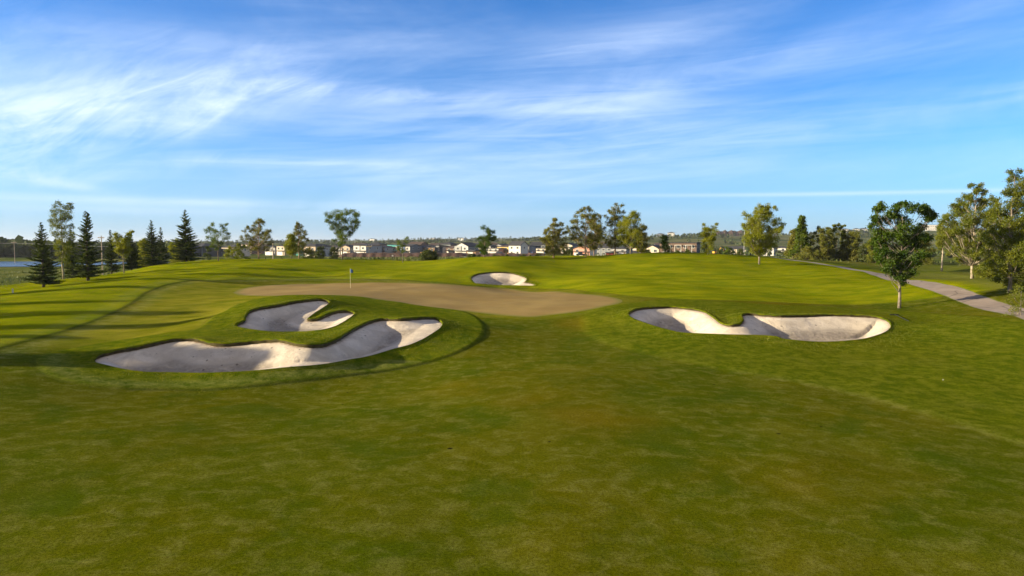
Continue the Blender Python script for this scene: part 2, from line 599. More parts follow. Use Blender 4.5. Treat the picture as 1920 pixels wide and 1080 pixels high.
# ---- ground material
def grass_material():
    m, g = new_mat("mown_grass")
    pos = g.new('ShaderNodeNewGeometry').outputs['Position']
    rough, outer, edge = g.attr('rough'), g.attr('outer'), g.attr('edge')
    flat = g.new('ShaderNodeMapping'); flat.inputs['Scale'].default_value = (1, 1, 0.0); g.put(flat.inputs[0], pos)
    P = flat.outputs[0]
    n1 = g.noise(P, 0.09, 5, 0.6)
    n2 = g.noise(P, 0.35, 6, 0.65, 0.6)
    n3 = g.noise(P, 1.6, 6, 0.7, 0.4)
    n4 = g.noise(P, 14.0, 6, 0.8)
    n5 = g.noise(P, 45.0, 3, 0.7)
    strx = g.new('ShaderNodeMapping'); strx.inputs['Scale'].default_value = (0.28, 0.50, 0); strx.inputs['Rotation'].default_value = (0, 0, 0.25)
    g.put(strx.inputs[0], pos)
    ns = g.noise(strx.outputs[0], 1.0, 5, 0.6)
    fair = g.mix(g.ramp(n1, 0.35, 0.65), (0.060, 0.083, 0.0015), (0.090, 0.093, 0.0018))
    fair = g.mix(g.math('MULTIPLY', g.ramp(n2, 0.42, 0.80), 0.42), fair, (0.180, 0.165, 0.018))
    fair = g.mix(g.math('MULTIPLY', g.ramp(n3, 0.42, 0.80), 0.62), fair, (0.215, 0.205, 0.050))
    fair = g.mix(g.math('MULTIPLY', g.ramp(n2, 0.50, 0.32), 0.6), fair, (0.052, 0.082, 0.004))
    rg = g.mix(g.ramp(n3, 0.35, 0.68), (0.060, 0.094, 0.003), (0.145, 0.158, 0.006))
    rg = g.mix(g.math('MULTIPLY', g.ramp(n2, 0.50, 0.75), 0.35), rg, (0.18, 0.18, 0.025))
    og = g.mix(g.ramp(ns, 0.28, 0.75), (0.110, 0.152, 0.002), (0.240, 0.245, 0.004))
    og = g.mix(g.math('MULTIPLY', g.ramp(n3, 0.5, 0.75), 0.4), og, (0.24, 0.225, 0.014))
    br = g.noise(P, 0.06, 4, 0.55)
    fair = g.mix(g.math('MULTIPLY', g.ramp(br, 0.50, 0.66), 0.55), fair, (0.155, 0.105, 0.004))
    pale_turf = g.mix(g.ramp(ns, 0.35, 0.65), (0.135, 0.155, 0.006), (0.260, 0.245, 0.022))
    fair = g.mix(g.attr('sun_and_collar'), fair, pale_turf)  # low-sun brightness of the left fairway painted in; also tints the green's collar
    col = g.mix(rough, fair, rg)
    col = g.mix(outer, col, og)
    # dew-pale band along the mown line and seams
    col = g.mix(g.math('MULTIPLY', g.attr('dew'), g.math('MULTIPLY', g.ramp(n3, 0.3, 0.7), 0.8)), col, (0.30, 0.31, 0.14))
    col = g.mix(g.math('MULTIPLY', edge, 0.75), col, (0.035, 0.055, 0.008))
    # natural land beyond
    sep = g.new('ShaderNodeSeparateXYZ'); g.put(sep.inputs[0], pos)
    far = g.attr('wild')
    wn = g.noise(P, 0.035, 6, 0.65, 0.8)
    wn2 = g.noise(P, 0.012, 4, 0.6, 0.3)
    wild = g.mix(g.ramp(wn, 0.38, 0.62), (0.060, 0.088, 0.018), (0.150, 0.158, 0.040))
    hillc = g.mix(g.ramp(wn, 0.42, 0.60), (0.050, 0.075, 0.022), (0.125, 0.130, 0.050))
    hillc = g.mix(g.math('MULTIPLY', g.ramp(wn2, 0.5, 0.62), 0.5), hillc, (0.17, 0.16, 0.07))
    wild = g.mix(g.ramp(sep.outputs[1], 500, 900), wild, hillc)
    col = g.mix(far, col, wild)
    # blades
    f = g.math('ADD', g.math('MULTIPLY', n4, 0.85), g.math('MULTIPLY', n5, 0.9))
    f = g.ramp(f, 0.68, 1.06, False)
    f = g.math('ADD', g.math('MULTIPLY', f, 1.35), 0.32)
    comb = g.new('ShaderNodeCombineXYZ')
    for i in range(3): g.put(comb.inputs[i], f)
    col = g.mix(1.0, col, comb.outputs[0], 'MULTIPLY')
    # divots: small torn spots in the fairway
    vo = g.new('ShaderNodeTexVoronoi'); vo.feature = 'F1'; g.put(vo.inputs['Vector'], P); vo.inputs['Scale'].default_value = 0.75
    gate = g.math('GREATER_THAN', g.new('ShaderNodeSeparateColor').outputs[0], 0.5)
    sc_ = g.new('ShaderNodeSeparateColor'); g.put(sc_.inputs[0], vo.outputs['Color'])
    gate = g.math('GREATER_THAN', sc_.outputs[0], 0.50)
    rad = g.math('MULTIPLY_ADD', sc_.outputs[1], 0.055, 0.024)
    spot = g.math('LESS_THAN', g.math('ADD', vo.outputs['Distance'], g.math('MULTIPLY', n5, 0.03)), rad)
    spot = g.math('MULTIPLY', g.math('MULTIPLY', spot, gate), g.math('SUBTRACT', 1.0, g.math('MAXIMUM', g.math('MAXIMUM', rough, outer), far)))
    col = g.mix(spot, col, (0.018, 0.015, 0.008))
    p = g.new('ShaderNodeBsdfPrincipled')
    g.put(p.inputs['Base Color'], col)
    p.inputs['Roughness'].default_value = 0.95
    p.inputs['Specular IOR Level'].default_value = 0.0
    h = g.math('ADD', g.math('MULTIPLY', n4, g.math('MULTIPLY_ADD', rough, 1.6, 0.55)), g.math('MULTIPLY', n5, 0.5))
    h = g.math('ADD', h, g.math('MULTIPLY', n3, g.math('MULTIPLY_ADD', rough, 1.5, 0.6)))
    b = g.new('ShaderNodeBump'); b.inputs['Strength'].default_value = 0.55; b.inputs['Distance'].default_value = 0.05
    g.put(b.inputs['Height'], h)
    g.put(p.inputs['Normal'], b.outputs[0])
    o = g.new('ShaderNodeOutputMaterial'); g.put(o.inputs[0], p.outputs[0])
    return m


MG = grass_material()
sd_line = np.minimum(np.abs(DR + 0.02), 9)
EDGE = np.exp(-((DR - 0.10) / 0.10) ** 2) * 0.8
EDGE = np.maximum(EDGE, 0.95 * np.exp(-((DO - 0.16) / 0.13) ** 2) * (VX < 2) * (VY > 25) * (VY < 95))
DEW = 0.4 * np.exp(-((DO - 1.1) / 0.8) ** 2) * (VX < -8) + 0.30 * np.exp(-((DO + 1.0) / 0.8) ** 2) * (VX < -15)
SUN_AND_COLLAR = sstep(-7, -16, VX + 0.25 * (VY - 50)) * sstep(36, 41, VY + 0.12 * (VX + 30)) * sstep(0.0, 1.6, DO)  # left fairway zone whose sunlit look is put into the colour
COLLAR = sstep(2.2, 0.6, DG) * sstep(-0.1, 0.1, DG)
SUN_AND_COLLAR = np.maximum(0.75 * SUN_AND_COLLAR * (VY < 80), 0.35 * COLLAR)
DEW = DEW * 0.75 * (VY < 100) + 0.10 * np.exp(-((DD - 0.1) / 0.45) ** 2) * sstep(8, 14, VX) * (VY < 40)
DEW = DEW + 0.35 * np.exp(-((DR + 0.7) / 0.6) ** 2) * (VY < 36)
WILD = sstep(118, 140, VY + 6 * wavy(VX, VY, 30, 9)) * 1.0
left_edge = np.interp(VY, [0, 60, 80, 95, 110, 130], [-130, -75, -62, -66, -70, -60])
WILD = np.maximum(WILD, sstep(0, 2.5, left_edge - VX))
WILD = np.maximum(WILD, sstep(170, 200, np.abs(VX)))
_o = np.argsort(PATH_C[:, 1])
WILD = np.maximum(WILD, 0.55 * sstep(0.5, 3.0, VX - 1.3 - np.interp(VY, PATH_C[_o, 1], PATH_C[_o, 0])) * (VY > 20))
ground = submesh("ground", cls == 0, MG, vz, {'rough': ROUGH, 'outer': OUTA * (1 - WILD), 'edge': np.clip(EDGE, 0, 1), 'dew': np.clip(DEW, 0, 1), 'wild': WILD, 'sun_and_collar': SUN_AND_COLLAR})
tag(ground, 'rolling mown golf course turf with fairway and rough around the bunkers', kind='structure')


def green_material():
    m, g = new_mat("dry_green_turf")
    pos = g.new('ShaderNodeNewGeometry').outputs['Position']
    n1 = g.noise(pos, 0.22, 4, 0.6); n2 = g.noise(pos, 2.2, 5, 0.65); n3 = g.noise(pos, 14, 4, 0.7)
    col = g.mix(g.ramp(n1, 0.35, 0.65), (0.245, 0.160, 0.048), (0.305, 0.210, 0.068))
    col = g.mix(g.math('MULTIPLY', g.ramp(n2, 0.45, 0.7), 0.4), col, (0.225, 0.185, 0.045))
    col = g.mix(g.math('MULTIPLY', g.ramp(n3, 0.4, 0.7), 0.3), col, (0.20, 0.155, 0.05))
    e = g.attr('rim')
    col = g.mix(e, col, (0.16, 0.155, 0.02))
    p = g.new('ShaderNodeBsdfPrincipled'); g.put(p.inputs['Base Color'], col)
    p.inputs['Roughness'].default_value = 0.95; p.inputs['Specular IOR Level'].default_value = 0.1
    b = g.new('ShaderNodeBump'); b.inputs['Strength'].default_value = 0.3; b.inputs['Distance'].default_value = 0.02
    g.put(b.inputs['Height'], n3); g.put(p.inputs['Normal'], b.outputs[0])
    o = g.new('ShaderNodeOutputMaterial'); g.put(o.inputs[0], p.outputs[0])
    return m


rim = np.clip(np.exp(-((DG) / 0.5) ** 2), 0, 1)
tag(submesh("putting_green", cls == 1, green_material(), vz, {'rim': rim}), 'dry brown putting green with a flagstick', kind='structure')


def path_material():
    m, g = new_mat("asphalt")
    pos = g.new('ShaderNodeNewGeometry').outputs['Position']
    n1 = g.noise(pos, 0.5, 5, 0.6); n3 = g.noise(pos, 30, 4, 0.7)
    col = g.mix(g.ramp(n1, 0.35, 0.65), (0.225, 0.176, 0.140), (0.305, 0.245, 0.200))
    col = g.mix(g.math('MULTIPLY', g.ramp(n3, 0.4, 0.7), 0.4), col, (0.13, 0.105, 0.09))
    vo = g.new('ShaderNodeTexVoronoi'); vo.feature = 'DISTANCE_TO_EDGE'; g.put(vo.inputs['Vector'], g.vmath('ADD', pos, g.vmath('SCALE', pos, 0.0))); vo.inputs['Scale'].default_value = 0.22
    col = g.mix(g.math('MULTIPLY', g.math('LESS_THAN', g.math('ADD', vo.outputs['Distance'], g.math('MULTIPLY', n1, 0.012)), 0.016), 0.55), col, (0.05, 0.042, 0.036))
    e = g.math('GREATER_THAN', g.math('ADD', g.attr('rim'), g.math('MULTIPLY', n1, 0.9)), 1.12)
    col = g.mix(e, col, (0.13, 0.15, 0.01))
    p = g.new('ShaderNodeBsdfPrincipled'); g.put(p.inputs['Base Color'], col); p.inputs['Roughness'].default_value = 0.9
    b = g.new('ShaderNodeBump'); b.inputs['Strength'].default_value = 0.4; b.inputs['Distance'].default_value = 0.01
    g.put(b.inputs['Height'], n3); g.put(p.inputs['Normal'], b.outputs[0])
    o = g.new('ShaderNodeOutputMaterial'); g.put(o.inputs[0], p.outputs[0])
    return m


DPA, _, _ = sdf(VX, VY, PATH, 3.0)
tag(submesh("path", cls == 2, path_material(), vz, {'rim': np.exp(-(np.minimum(DPA, 0) / 0.16) ** 2)}), 'grey asphalt cart path curving past the trees on the right', kind='structure')

# ---- pond
def water():
    m, g = new_mat("pond_water")
    p = g.new('ShaderNodeBsdfPrincipled')
    p.inputs['Base Color'].default_value = (0.04, 0.07, 0.09, 1); p.inputs['Roughness'].default_value = 0.22
    pos = g.new('ShaderNodeNewGeometry').outputs['Position']
    b = g.new('ShaderNodeBump'); b.inputs['Strength'].default_value = 1.0; b.inputs['Distance'].default_value = 0.5
    g.put(b.inputs['Height'], g.noise(pos, 1.2, 3)); g.put(p.inputs['Normal'], b.outputs[0])
    o = g.new('ShaderNodeOutputMaterial'); g.put(o.inputs[0], p.outputs[0])
    mb = MB()
    t = [2 * math.pi * k / 64 for k in range(64)]
    mb.poly([(-235 + 125 * math.cos(a), 285 + 43 * math.sin(a), -1.95) for a in t])
    tag(mb.build("pond_water", m), 'pale pond beyond the left trees', kind='structure')
water()


# ---- bunkers
def sand_material():
    m, g = new_mat("bunker_sand")
    pos = g.new('ShaderNodeNewGeometry').outputs['Position']
    n1 = g.noise(pos, 0.7, 6, 0.65, 0.5); n2 = g.noise(pos, 4.5, 6, 0.7, 0.3); n3 = g.noise(pos, 35, 4, 0.7)
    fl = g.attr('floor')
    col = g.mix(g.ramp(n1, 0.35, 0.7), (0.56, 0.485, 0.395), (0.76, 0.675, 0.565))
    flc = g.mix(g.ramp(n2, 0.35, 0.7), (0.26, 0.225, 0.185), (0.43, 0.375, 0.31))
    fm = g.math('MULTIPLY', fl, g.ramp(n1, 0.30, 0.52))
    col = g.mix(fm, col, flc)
    col = g.mix(g.math('MULTIPLY', g.ramp(n2, 0.56, 0.68), 0.45), col, (0.36, 0.30, 0.25))
    # raked arcs
    D = g.attr('inset')
    wv = g.math('SINE', g.math('ADD', g.math('MULTIPLY', D, 14.0), g.math('MULTIPLY', n1, 9.0)))
    col = g.mix(g.math('MULTIPLY', g.math('MULTIPLY', g.ramp(wv, 0.0, 1.0), fl), 0.50), col, (0.34, 0.29, 0.25))
    # clods and dark crumbs of soil
    vo = g.new('ShaderNodeTexVoronoi'); g.put(vo.inputs['Vector'], pos); vo.inputs['Scale'].default_value = 3.2; vo.inputs['Randomness'].default_value = 1
    sc_ = g.new('ShaderNodeSeparateColor'); g.put(sc_.inputs[0], vo.outputs['Color'])
    spot = g.math('LESS_THAN', g.math('ADD', vo.outputs['Distance'], g.math('MULTIPLY', n3, 0.12)), g.math('MULTIPLY', sc_.outputs[1], 0.30))
    spot = g.math('MULTIPLY', spot, g.math('MULTIPLY', g.math('GREATER_THAN', sc_.outputs[0], 0.45), g.ramp(n1, 0.36, 0.52)))
    col = g.mix(g.math('MULTIPLY', spot, 0.75), col, (0.10, 0.085, 0.065))
    # brown soil just under the turf
    col = g.mix(g.math('MULTIPLY', g.attr('soil'), g.ramp(n2, 0.30, 0.60)), col, (0.20, 0.105, 0.045))
    p = g.new('ShaderNodeBsdfPrincipled'); g.put(p.inputs['Base Color'], col); p.inputs['Roughness'].default_value = 0.95
    p.inputs['Specular IOR Level'].default_value = 0.15
    b = g.new('ShaderNodeBump'); b.inputs['Strength'].default_value = 0.9; b.inputs['Distance'].default_value = 0.10
    h = g.math('ADD', g.math('MULTIPLY', n2, 0.9), g.math('MULTIPLY', n3, 0.4))
    h = g.math('ADD', h, g.math('MULTIPLY', g.math('MULTIPLY', wv, fl), 0.12))
    g.put(b.inputs['Height'], h); g.put(p.inputs['Normal'], b.outputs[0])
    o = g.new('ShaderNodeOutputMaterial'); g.put(o.inputs[0], p.outputs[0])
    return m


SAND = sand_material()
SOIL = simple('turf_edge_soil', (0.060, 0.050, 0.018), 1.0, 0.4, 6.0, bump=0.5)
BL = {'A': 'long hooked sand bunker nearest the camera', 'B': 'forked sand bunker in the mound left of the green',
      'C': 'small oval sand bunker behind the green', 'D': 'kidney-shaped sand bunker right of the green with a grass tongue'}


def sand_z(x, y, P, dep, R):
    D, nx, ny = sdf(x, y, P, 1.5)
    lf = lipfactor(nx, ny, np.where(np.abs(D) < 1e-4, -1e-3, D))
    ins = np.maximum(-D, 0)
    z = H0(x, y) + (0.05 + 0.13 * lf) * np.exp(-(np.minimum(D, 0) / 1.2) ** 2) - 0.03 - 0.09 * lf
    Rr = R * (0.85 + 0.45 * lf)
    if P is BUNK[0][1]: dep = np.interp(x, [-22, -15, -12, -9.5, -8.2, -6.4, -4.8], [0.85, 0.75, 0.50, 0.40, 0.70, 0.22, 0.08])
    if P is BUNK[1][1]: dep = np.interp(x, [-20, -17, -15, -13, -11], [0.60, 0.42, 0.18, 0.14, 0.08])
    z = z - dep * sstep(0, 1, ins / Rr * 0.85)
    z = z + 0.020 * wavy(x, y, 2.6, 21) * sstep(0, 0.6, ins) + 0.004 * wavy(x, y, 0.6, 22)
    return z, D, lf


for nm, P, dep, R in BUNK:
    lo, hi = P.min(0) - 0.5, P.max(0) + 0.5
    st = 0.1
    sx, sy = np.meshgrid(np.arange(lo[0], hi[0], st), np.arange(lo[1], hi[1], st))
    z, D, lf = sand_z(sx, sy, P, dep, R)
    ii = np.arange(sx.size).reshape(sx.shape)
    F = np.stack([ii[:-1, :-1], ii[:-1, 1:], ii[1:, 1:], ii[1:, :-1]], -1).reshape(-1, 4)
    keep = (D.ravel()[F] < 0.14).all(1)
    F = F[keep]
    used, inv = np.unique(F, return_inverse=True)
    inv = inv.reshape(F.shape)
    V = np.stack([sx.ravel()[used], sy.ravel()[used], z.ravel()[used]], 1)
    Du = D.ravel()[used]; lu = lf.ravel()[used]
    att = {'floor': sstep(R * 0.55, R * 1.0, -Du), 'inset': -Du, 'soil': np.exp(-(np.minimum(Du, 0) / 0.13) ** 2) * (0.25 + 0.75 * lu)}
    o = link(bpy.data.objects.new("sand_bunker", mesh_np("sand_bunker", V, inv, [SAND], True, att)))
    tag(o, BL[nm], kind='structure')
    # cut turf edge round the hole
    nP = len(P)
    cen_in = []
    tang = np.roll(P, -1, 0) - np.roll(P, 1, 0)
    tang /= np.linalg.norm(tang, axis=1)[:, None] + 1e-9
    nr = np.stack([tang[:, 1], -tang[:, 0]], 1)
    area = 0.5 * np.sum(P[:, 0] * np.roll(P[:, 1], -1) - np.roll(P[:, 0], -1) * P[:, 1])
    nr *= np.sign(area)           # outward
    jit = 0.025 * wavy(P[:, 0] * 3, P[:, 1] * 3, 1.0, 31)[:, None]
    o0 = P + nr * 0.34; o1 = P + nr * 0.17; o2 = P - nr * (0.03 + 2.0 * np.abs(jit)); o3 = P + nr * 0.01
    zt = ground_z(P[:, 0] + nr[:, 0] * 0.05, P[:, 1] + nr[:, 1] * 0.05)
    zs, _, _ = sand_z(P[:, 0] - nr[:, 0] * 0.02, P[:, 1] - nr[:, 1] * 0.02, P, dep, R)
    z0_ = ground_z(o0[:, 0], o0[:, 1]); z1_ = ground_z(o1[:, 0], o1[:, 1])
    rows = [np.column_stack([o0, z0_ - 0.04]), np.column_stack([o1, z1_ + 0.015]), np.column_stack([P, zt + 0.02]), np.column_stack([o2, zt - 0.015 - 0.045 * np.abs(wavy(P[:, 0], P[:, 1], 0.9, 33))]), np.column_stack([o3, zs - 0.06])]
    V = np.vstack(rows)
    F = []
    k = np.arange(nP); k2 = (k + 1) % nP
    for r in range(4):
        F.append(np.stack([r * nP + k, r * nP + k2, (r + 1) * nP + k2, (r + 1) * nP + k], 1))
    F = np.vstack(F)
    me = mesh_np("turf_edge", V, F, [MG, SOIL], True, {'rough': np.ones(len(V)), 'outer': np.zeros(len(V)), 'wild': np.zeros(len(V)), 'edge': np.zeros(len(V)), 'dew': np.zeros(len(V))})
    mi = np.zeros(len(F), np.int32); mi[3 * nP:] = 1
    me.polygons.foreach_set('material_index', mi)
    e = link(bpy.data.objects.new("turf_edge", me), o)

# ---- tufts of taller grass on the bunker banks
def blades(name, x, y, h, wd, lean, mat, label):
    n = len(x)
    z = ground_z(x, y)
    a = RNG.uniform(0, 2 * np.pi, n)
    dx, dy = np.cos(a) * wd / 2, np.sin(a) * wd / 2
    b = RNG.uniform(0, 2 * np.pi, n)
    lx, ly = np.cos(b) * lean * h, np.sin(b) * lean * h
    V = np.stack([np.stack([x - dx, y - dy, z - 0.01], 1), np.stack([x + dx, y + dy, z - 0.01], 1), np.stack([x + lx, y + ly, z + h], 1)], 1).reshape(-1, 3)
    F = np.arange(3 * n).reshape(-1, 3)
    t = np.repeat(RNG.uniform(0, 1, n), 3)
    o = link(bpy.data.objects.new(name, mesh_np(name, V, F, [mat], False, {'tint': t})))
    return tag(o, label, 'grass', kind='stuff')


xs, ys = [], []
for nm, P, dep, R in BUNK:
    tang = np.roll(P, -1, 0) - np.roll(P, 1, 0); tang /= np.linalg.norm(tang, axis=1)[:, None] + 1e-9
    nr = np.stack([tang[:, 1], -tang[:, 0]], 1) * np.sign(0.5 * np.sum(P[:, 0] * np.roll(P[:, 1], -1) - np.roll(P[:, 0], -1) * P[:, 1]))
    m = 12000 if nm in 'AD' else 7000
    k = RNG.integers(0, len(P), m)
    off = np.abs(RNG.normal(0, 1.1, m)); off[: m // 2] = RNG.uniform(0.0, 0.10, m // 2)
    q = P[k] + nr[k] * off[:, None] + RNG.normal(0, 0.05, (m, 2)) * (off[:, None] > 0.12)
    inside = np.zeros(m, bool)
    for _, P2, _, _ in BUNK:
        D, _, _ = sdf(q[:, 0], q[:, 1], P2, 1.0); inside |= D < -0.02
    q = q[~inside]
    xs.append(q[:, 0]); ys.append(q[:, 1])
xs = np.concatenate(xs); ys = np.concatenate(ys)
blades("rough_grass", xs, ys, RNG.uniform(0.02, 0.065, len(xs)), RNG.uniform(0.02, 0.045, len(xs)), RNG.uniform(0.1, 0.8, len(xs)),
       leaf_mat("rough_blades", (0.090, 0.120, 0.006), (0.24, 0.24, 0.014), 0.4), 'unmown grass fringe around the sand bunkers')
m = 26000
x = RNG.uniform(-140, 90, m); y = RNG.uniform(100, 260, m)
wl = (sstep(118, 140, y) > RNG.uniform(0, 1, m)) | (x < np.interp(y, [0, 80, 95, 110, 130], [-75, -62, -66, -70, -60]) - 1)
cl = wavy(x, y, 14, 77) > -0.2
x, y = x[wl & cl], y[wl & cl]
blades("meadow_grass", x, y, RNG.uniform(0.25, 0.7, len(x)), RNG.uniform(0.15, 0.45, len(x)), RNG.uniform(0.1, 0.6, len(x)),
       leaf_mat("meadow_blades", (0.045, 0.075, 0.018), (0.16, 0.17, 0.05), 0.3), 'tall unmown meadow grass beyond the mown crest')
#PART2

# ------------------------------------------------------------------ trees
LM = {
    'spruce': leaf_mat("spruce_needles", (0.034, 0.060, 0.010), (0.110, 0.140, 0.022), 0.2),
    'pine': leaf_mat("pine_needles", (0.110, 0.128, 0.014), (0.225, 0.205, 0.028), 0.3),
    'maple': leaf_mat("maple_leaves", (0.060, 0.112, 0.006), (0.145, 0.190, 0.010), 0.45),
    'deep': leaf_mat("deep_green_leaves", (0.026, 0.065, 0.004), (0.085, 0.135, 0.007), 0.4),
    'lime': leaf_mat("lime_leaves", (0.189, 0.230, 0.010), (0.270, 0.269, 0.014), 0.45),
    'birch': leaf_mat("birch_leaves", (0.085, 0.122, 0.007), (0.205, 0.215, 0.018), 0.45),
    'willow': leaf_mat("willow_leaves", (0.130, 0.160, 0.018), (0.225, 0.215, 0.035), 0.45),
    'shrub': leaf_mat("shrub_leaves", (0.058, 0.084, 0.017), (0.097, 0.112, 0.026), 0.25),
    'far': leaf_mat("woodland_leaves", (0.040, 0.067, 0.017), (0.075, 0.090, 0.030), 0.2),
}
BK = {
    'brown': bark_mat("brown_bark", (0.10, 0.070, 0.050), (0.22, 0.17, 0.13)),
    'pine': bark_mat("pine_bark", (0.20, 0.125, 0.080), (0.40, 0.28, 0.20)),
    'pale': bark_mat("birch_bark", (0.20, 0.165, 0.12), (0.44, 0.38, 0.30)),
    'grey': bark_mat("grey_bark", (0.12, 0.10, 0.075), (0.27, 0.23, 0.18)),
    'dark': bark_mat("dark_bark", (0.05, 0.038, 0.03), (0.11, 0.085, 0.065)),
}


def leaf_quads(P, size, aspect=0.6, up=0.25, dirs=None, rng=RNG):
    """rhombic leaves centred on points P"""
    n = len(P)
    if dirs is None:
        d = rng.normal(0, 1, (n, 3)); d[:, 2] += up
    else:
        d = dirs + rng.normal(0, 0.35, (n, 3))
    d /= np.linalg.norm(d, axis=1)[:, None] + 1e-9
    q = rng.normal(0, 1, (n, 3))
    s = np.cross(d, q); s /= np.linalg.norm(s, axis=1)[:, None] + 1e-9
    L = (np.asarray(size) * rng.uniform(0.65, 1.35, n))[:, None] * 0.5
    W = L * aspect
    nn = np.cross(d, s)
    V = np.stack([P - d * L, P + s * W + nn * L * 0.15, P + d * L, P - s * W + nn * L * 0.15], 1).reshape(-1, 3)
    return V, np.arange(4 * n).reshape(-1, 4)


def crown_obj(root, V, F, tint, mat, name="crown"):
    me = mesh_np(name, V, F, [mat], False, {'tint': tint})
    return link(bpy.data.objects.new(name, me), root)


def make_clump_tree(root, clumps, trunk_h, trunk_r, leafm, barkm, leaf=0.16, dens=1.0, aspect=0.62, fork=0.35, up_dirs=False,
                    sub=9, tufts=False, seed=1, lean=0.0):
    """clumps: (x, y, z, r) in metres from the trunk foot"""
    rng = np.random.default_rng(seed)
    rnd = random.Random(seed)
    tb = MB()
    top = Vector((lean, 0, trunk_h))
    tp, tr = [], []
    for i in range(9):
        t = i / 8
        tp.append(Vector((lean * t ** 1.5 + rnd.uniform(-1, 1) * 0.02 * trunk_h * t * (1 - t) * 3, rnd.uniform(-1, 1) * 0.02 * trunk_h * t * (1 - t) * 3, trunk_h * t - (0.12 if i == 0 else 0))))
        tr.append(trunk_r * (1.25 if i == 0 else 1.0) * (1 - 0.86 * t) + 0.008)
    tb.tube(tp, tr, 8)

    def trunk_at(z):
        t = min(max(z / trunk_h, 0.02), 0.98) * 8
        i = min(int(t), 7)
        return tp[i].lerp(tp[i + 1], t - i), tr[i] * (1 - (t - i)) + tr[i + 1] * (t - i)

    PP, DD, TT, SS = [], [], [], []
    for (cx, cy, cz, r) in clumps:
        rad = math.hypot(cx, cy)
        z0 = max(trunk_h * 0.14, cz - rad * (1.15 if not up_dirs else 0.75) - 0.25 * r)
        z0 = min(z0, trunk_h * 0.95)
        a, ra = trunk_at(z0)
        e = Vector((cx, cy, cz))
        mid = a.lerp(e, 0.5) + Vector((cx * 0.06, cy * 0.06, -0.10 * rad + rnd.uniform(-.06, .06)))
        rb = min(ra * 0.5, 0.011 * (e - a).length + 0.010)
        tb.tube([a, a.lerp(mid, 0.55), mid, mid.lerp(e, 0.55), e], [rb, rb * 0.85, rb * 0.62, rb * 0.42, rb * 0.2], 5, False)
        k = max(5, int(1.25 * sub * (r / 0.7) ** 1.0))
        ct = rng.uniform(0.0, 1.0)
        for _ in range(k):
            v = rng.normal(0, 1, 3); v /= np.linalg.norm(v)
            q = np.array([cx, cy, cz]) + v * r * 1.18 * rng.uniform(0.25, 1.0) ** 0.6 * np.array([1, 1, 0.9])
            tb.tube([mid.lerp(e, rnd.uniform(0.2, 1.0)), q], [rb * 0.16 + 0.003, 0.003], 3, False)
            m = max(6, int(96 * dens * (r / 0.7) ** 0.6))
            sr = 0.40 * r + 0.10
            pts = q + rng.normal(0, 1, (m, 3)) * sr * np.array([0.62, 0.62, 0.50])
            if tufts:
                dv = pts - (q - np.array([0, 0, sr * 0.5])); dv += v * 0.2 * sr
                DD.append(dv / (np.linalg.norm(dv, axis=1)[:, None] + 1e-9))
            PP.append(pts)
            TT.append(np.clip(0.30 + 0.45 * ct + rng.normal(0, 0.10) + rng.normal(0, 0.22, m), 0, 1))
    P = np.concatenate(PP); T = np.concatenate(TT)
    V, F = leaf_quads(P, leaf * 0.74, aspect, 0.25, np.concatenate(DD) if tufts else None, rng)
    tb.build("trunk", barkm, root, True)
    crown_obj(root, V, F, np.repeat(T, 4), leafm)
    return root


def envelope(h, z0, rfun, n, rc, seed, flat=1.0):
    rng = np.random.default_rng(seed)
    out = []
    for i in range(n):
        t = (i + rng.uniform(0, 1)) / n
        z = z0 + (h - z0) * t
        R = rfun(t)
        a = i * 2.39996 + rng.uniform(-0.5, 0.5)
        rr = R * math.sqrt(rng.uniform(0.08, 1.0))
        r = rc * rng.uniform(0.7, 1.25) * (0.65 + 0.5 * (1 - t))
        out.append((math.cos(a) * max(rr - r * 0.3, 0), math.sin(a) * max(rr - r * 0.3, 0), min(z, h - r * 0.7), r))
    return out


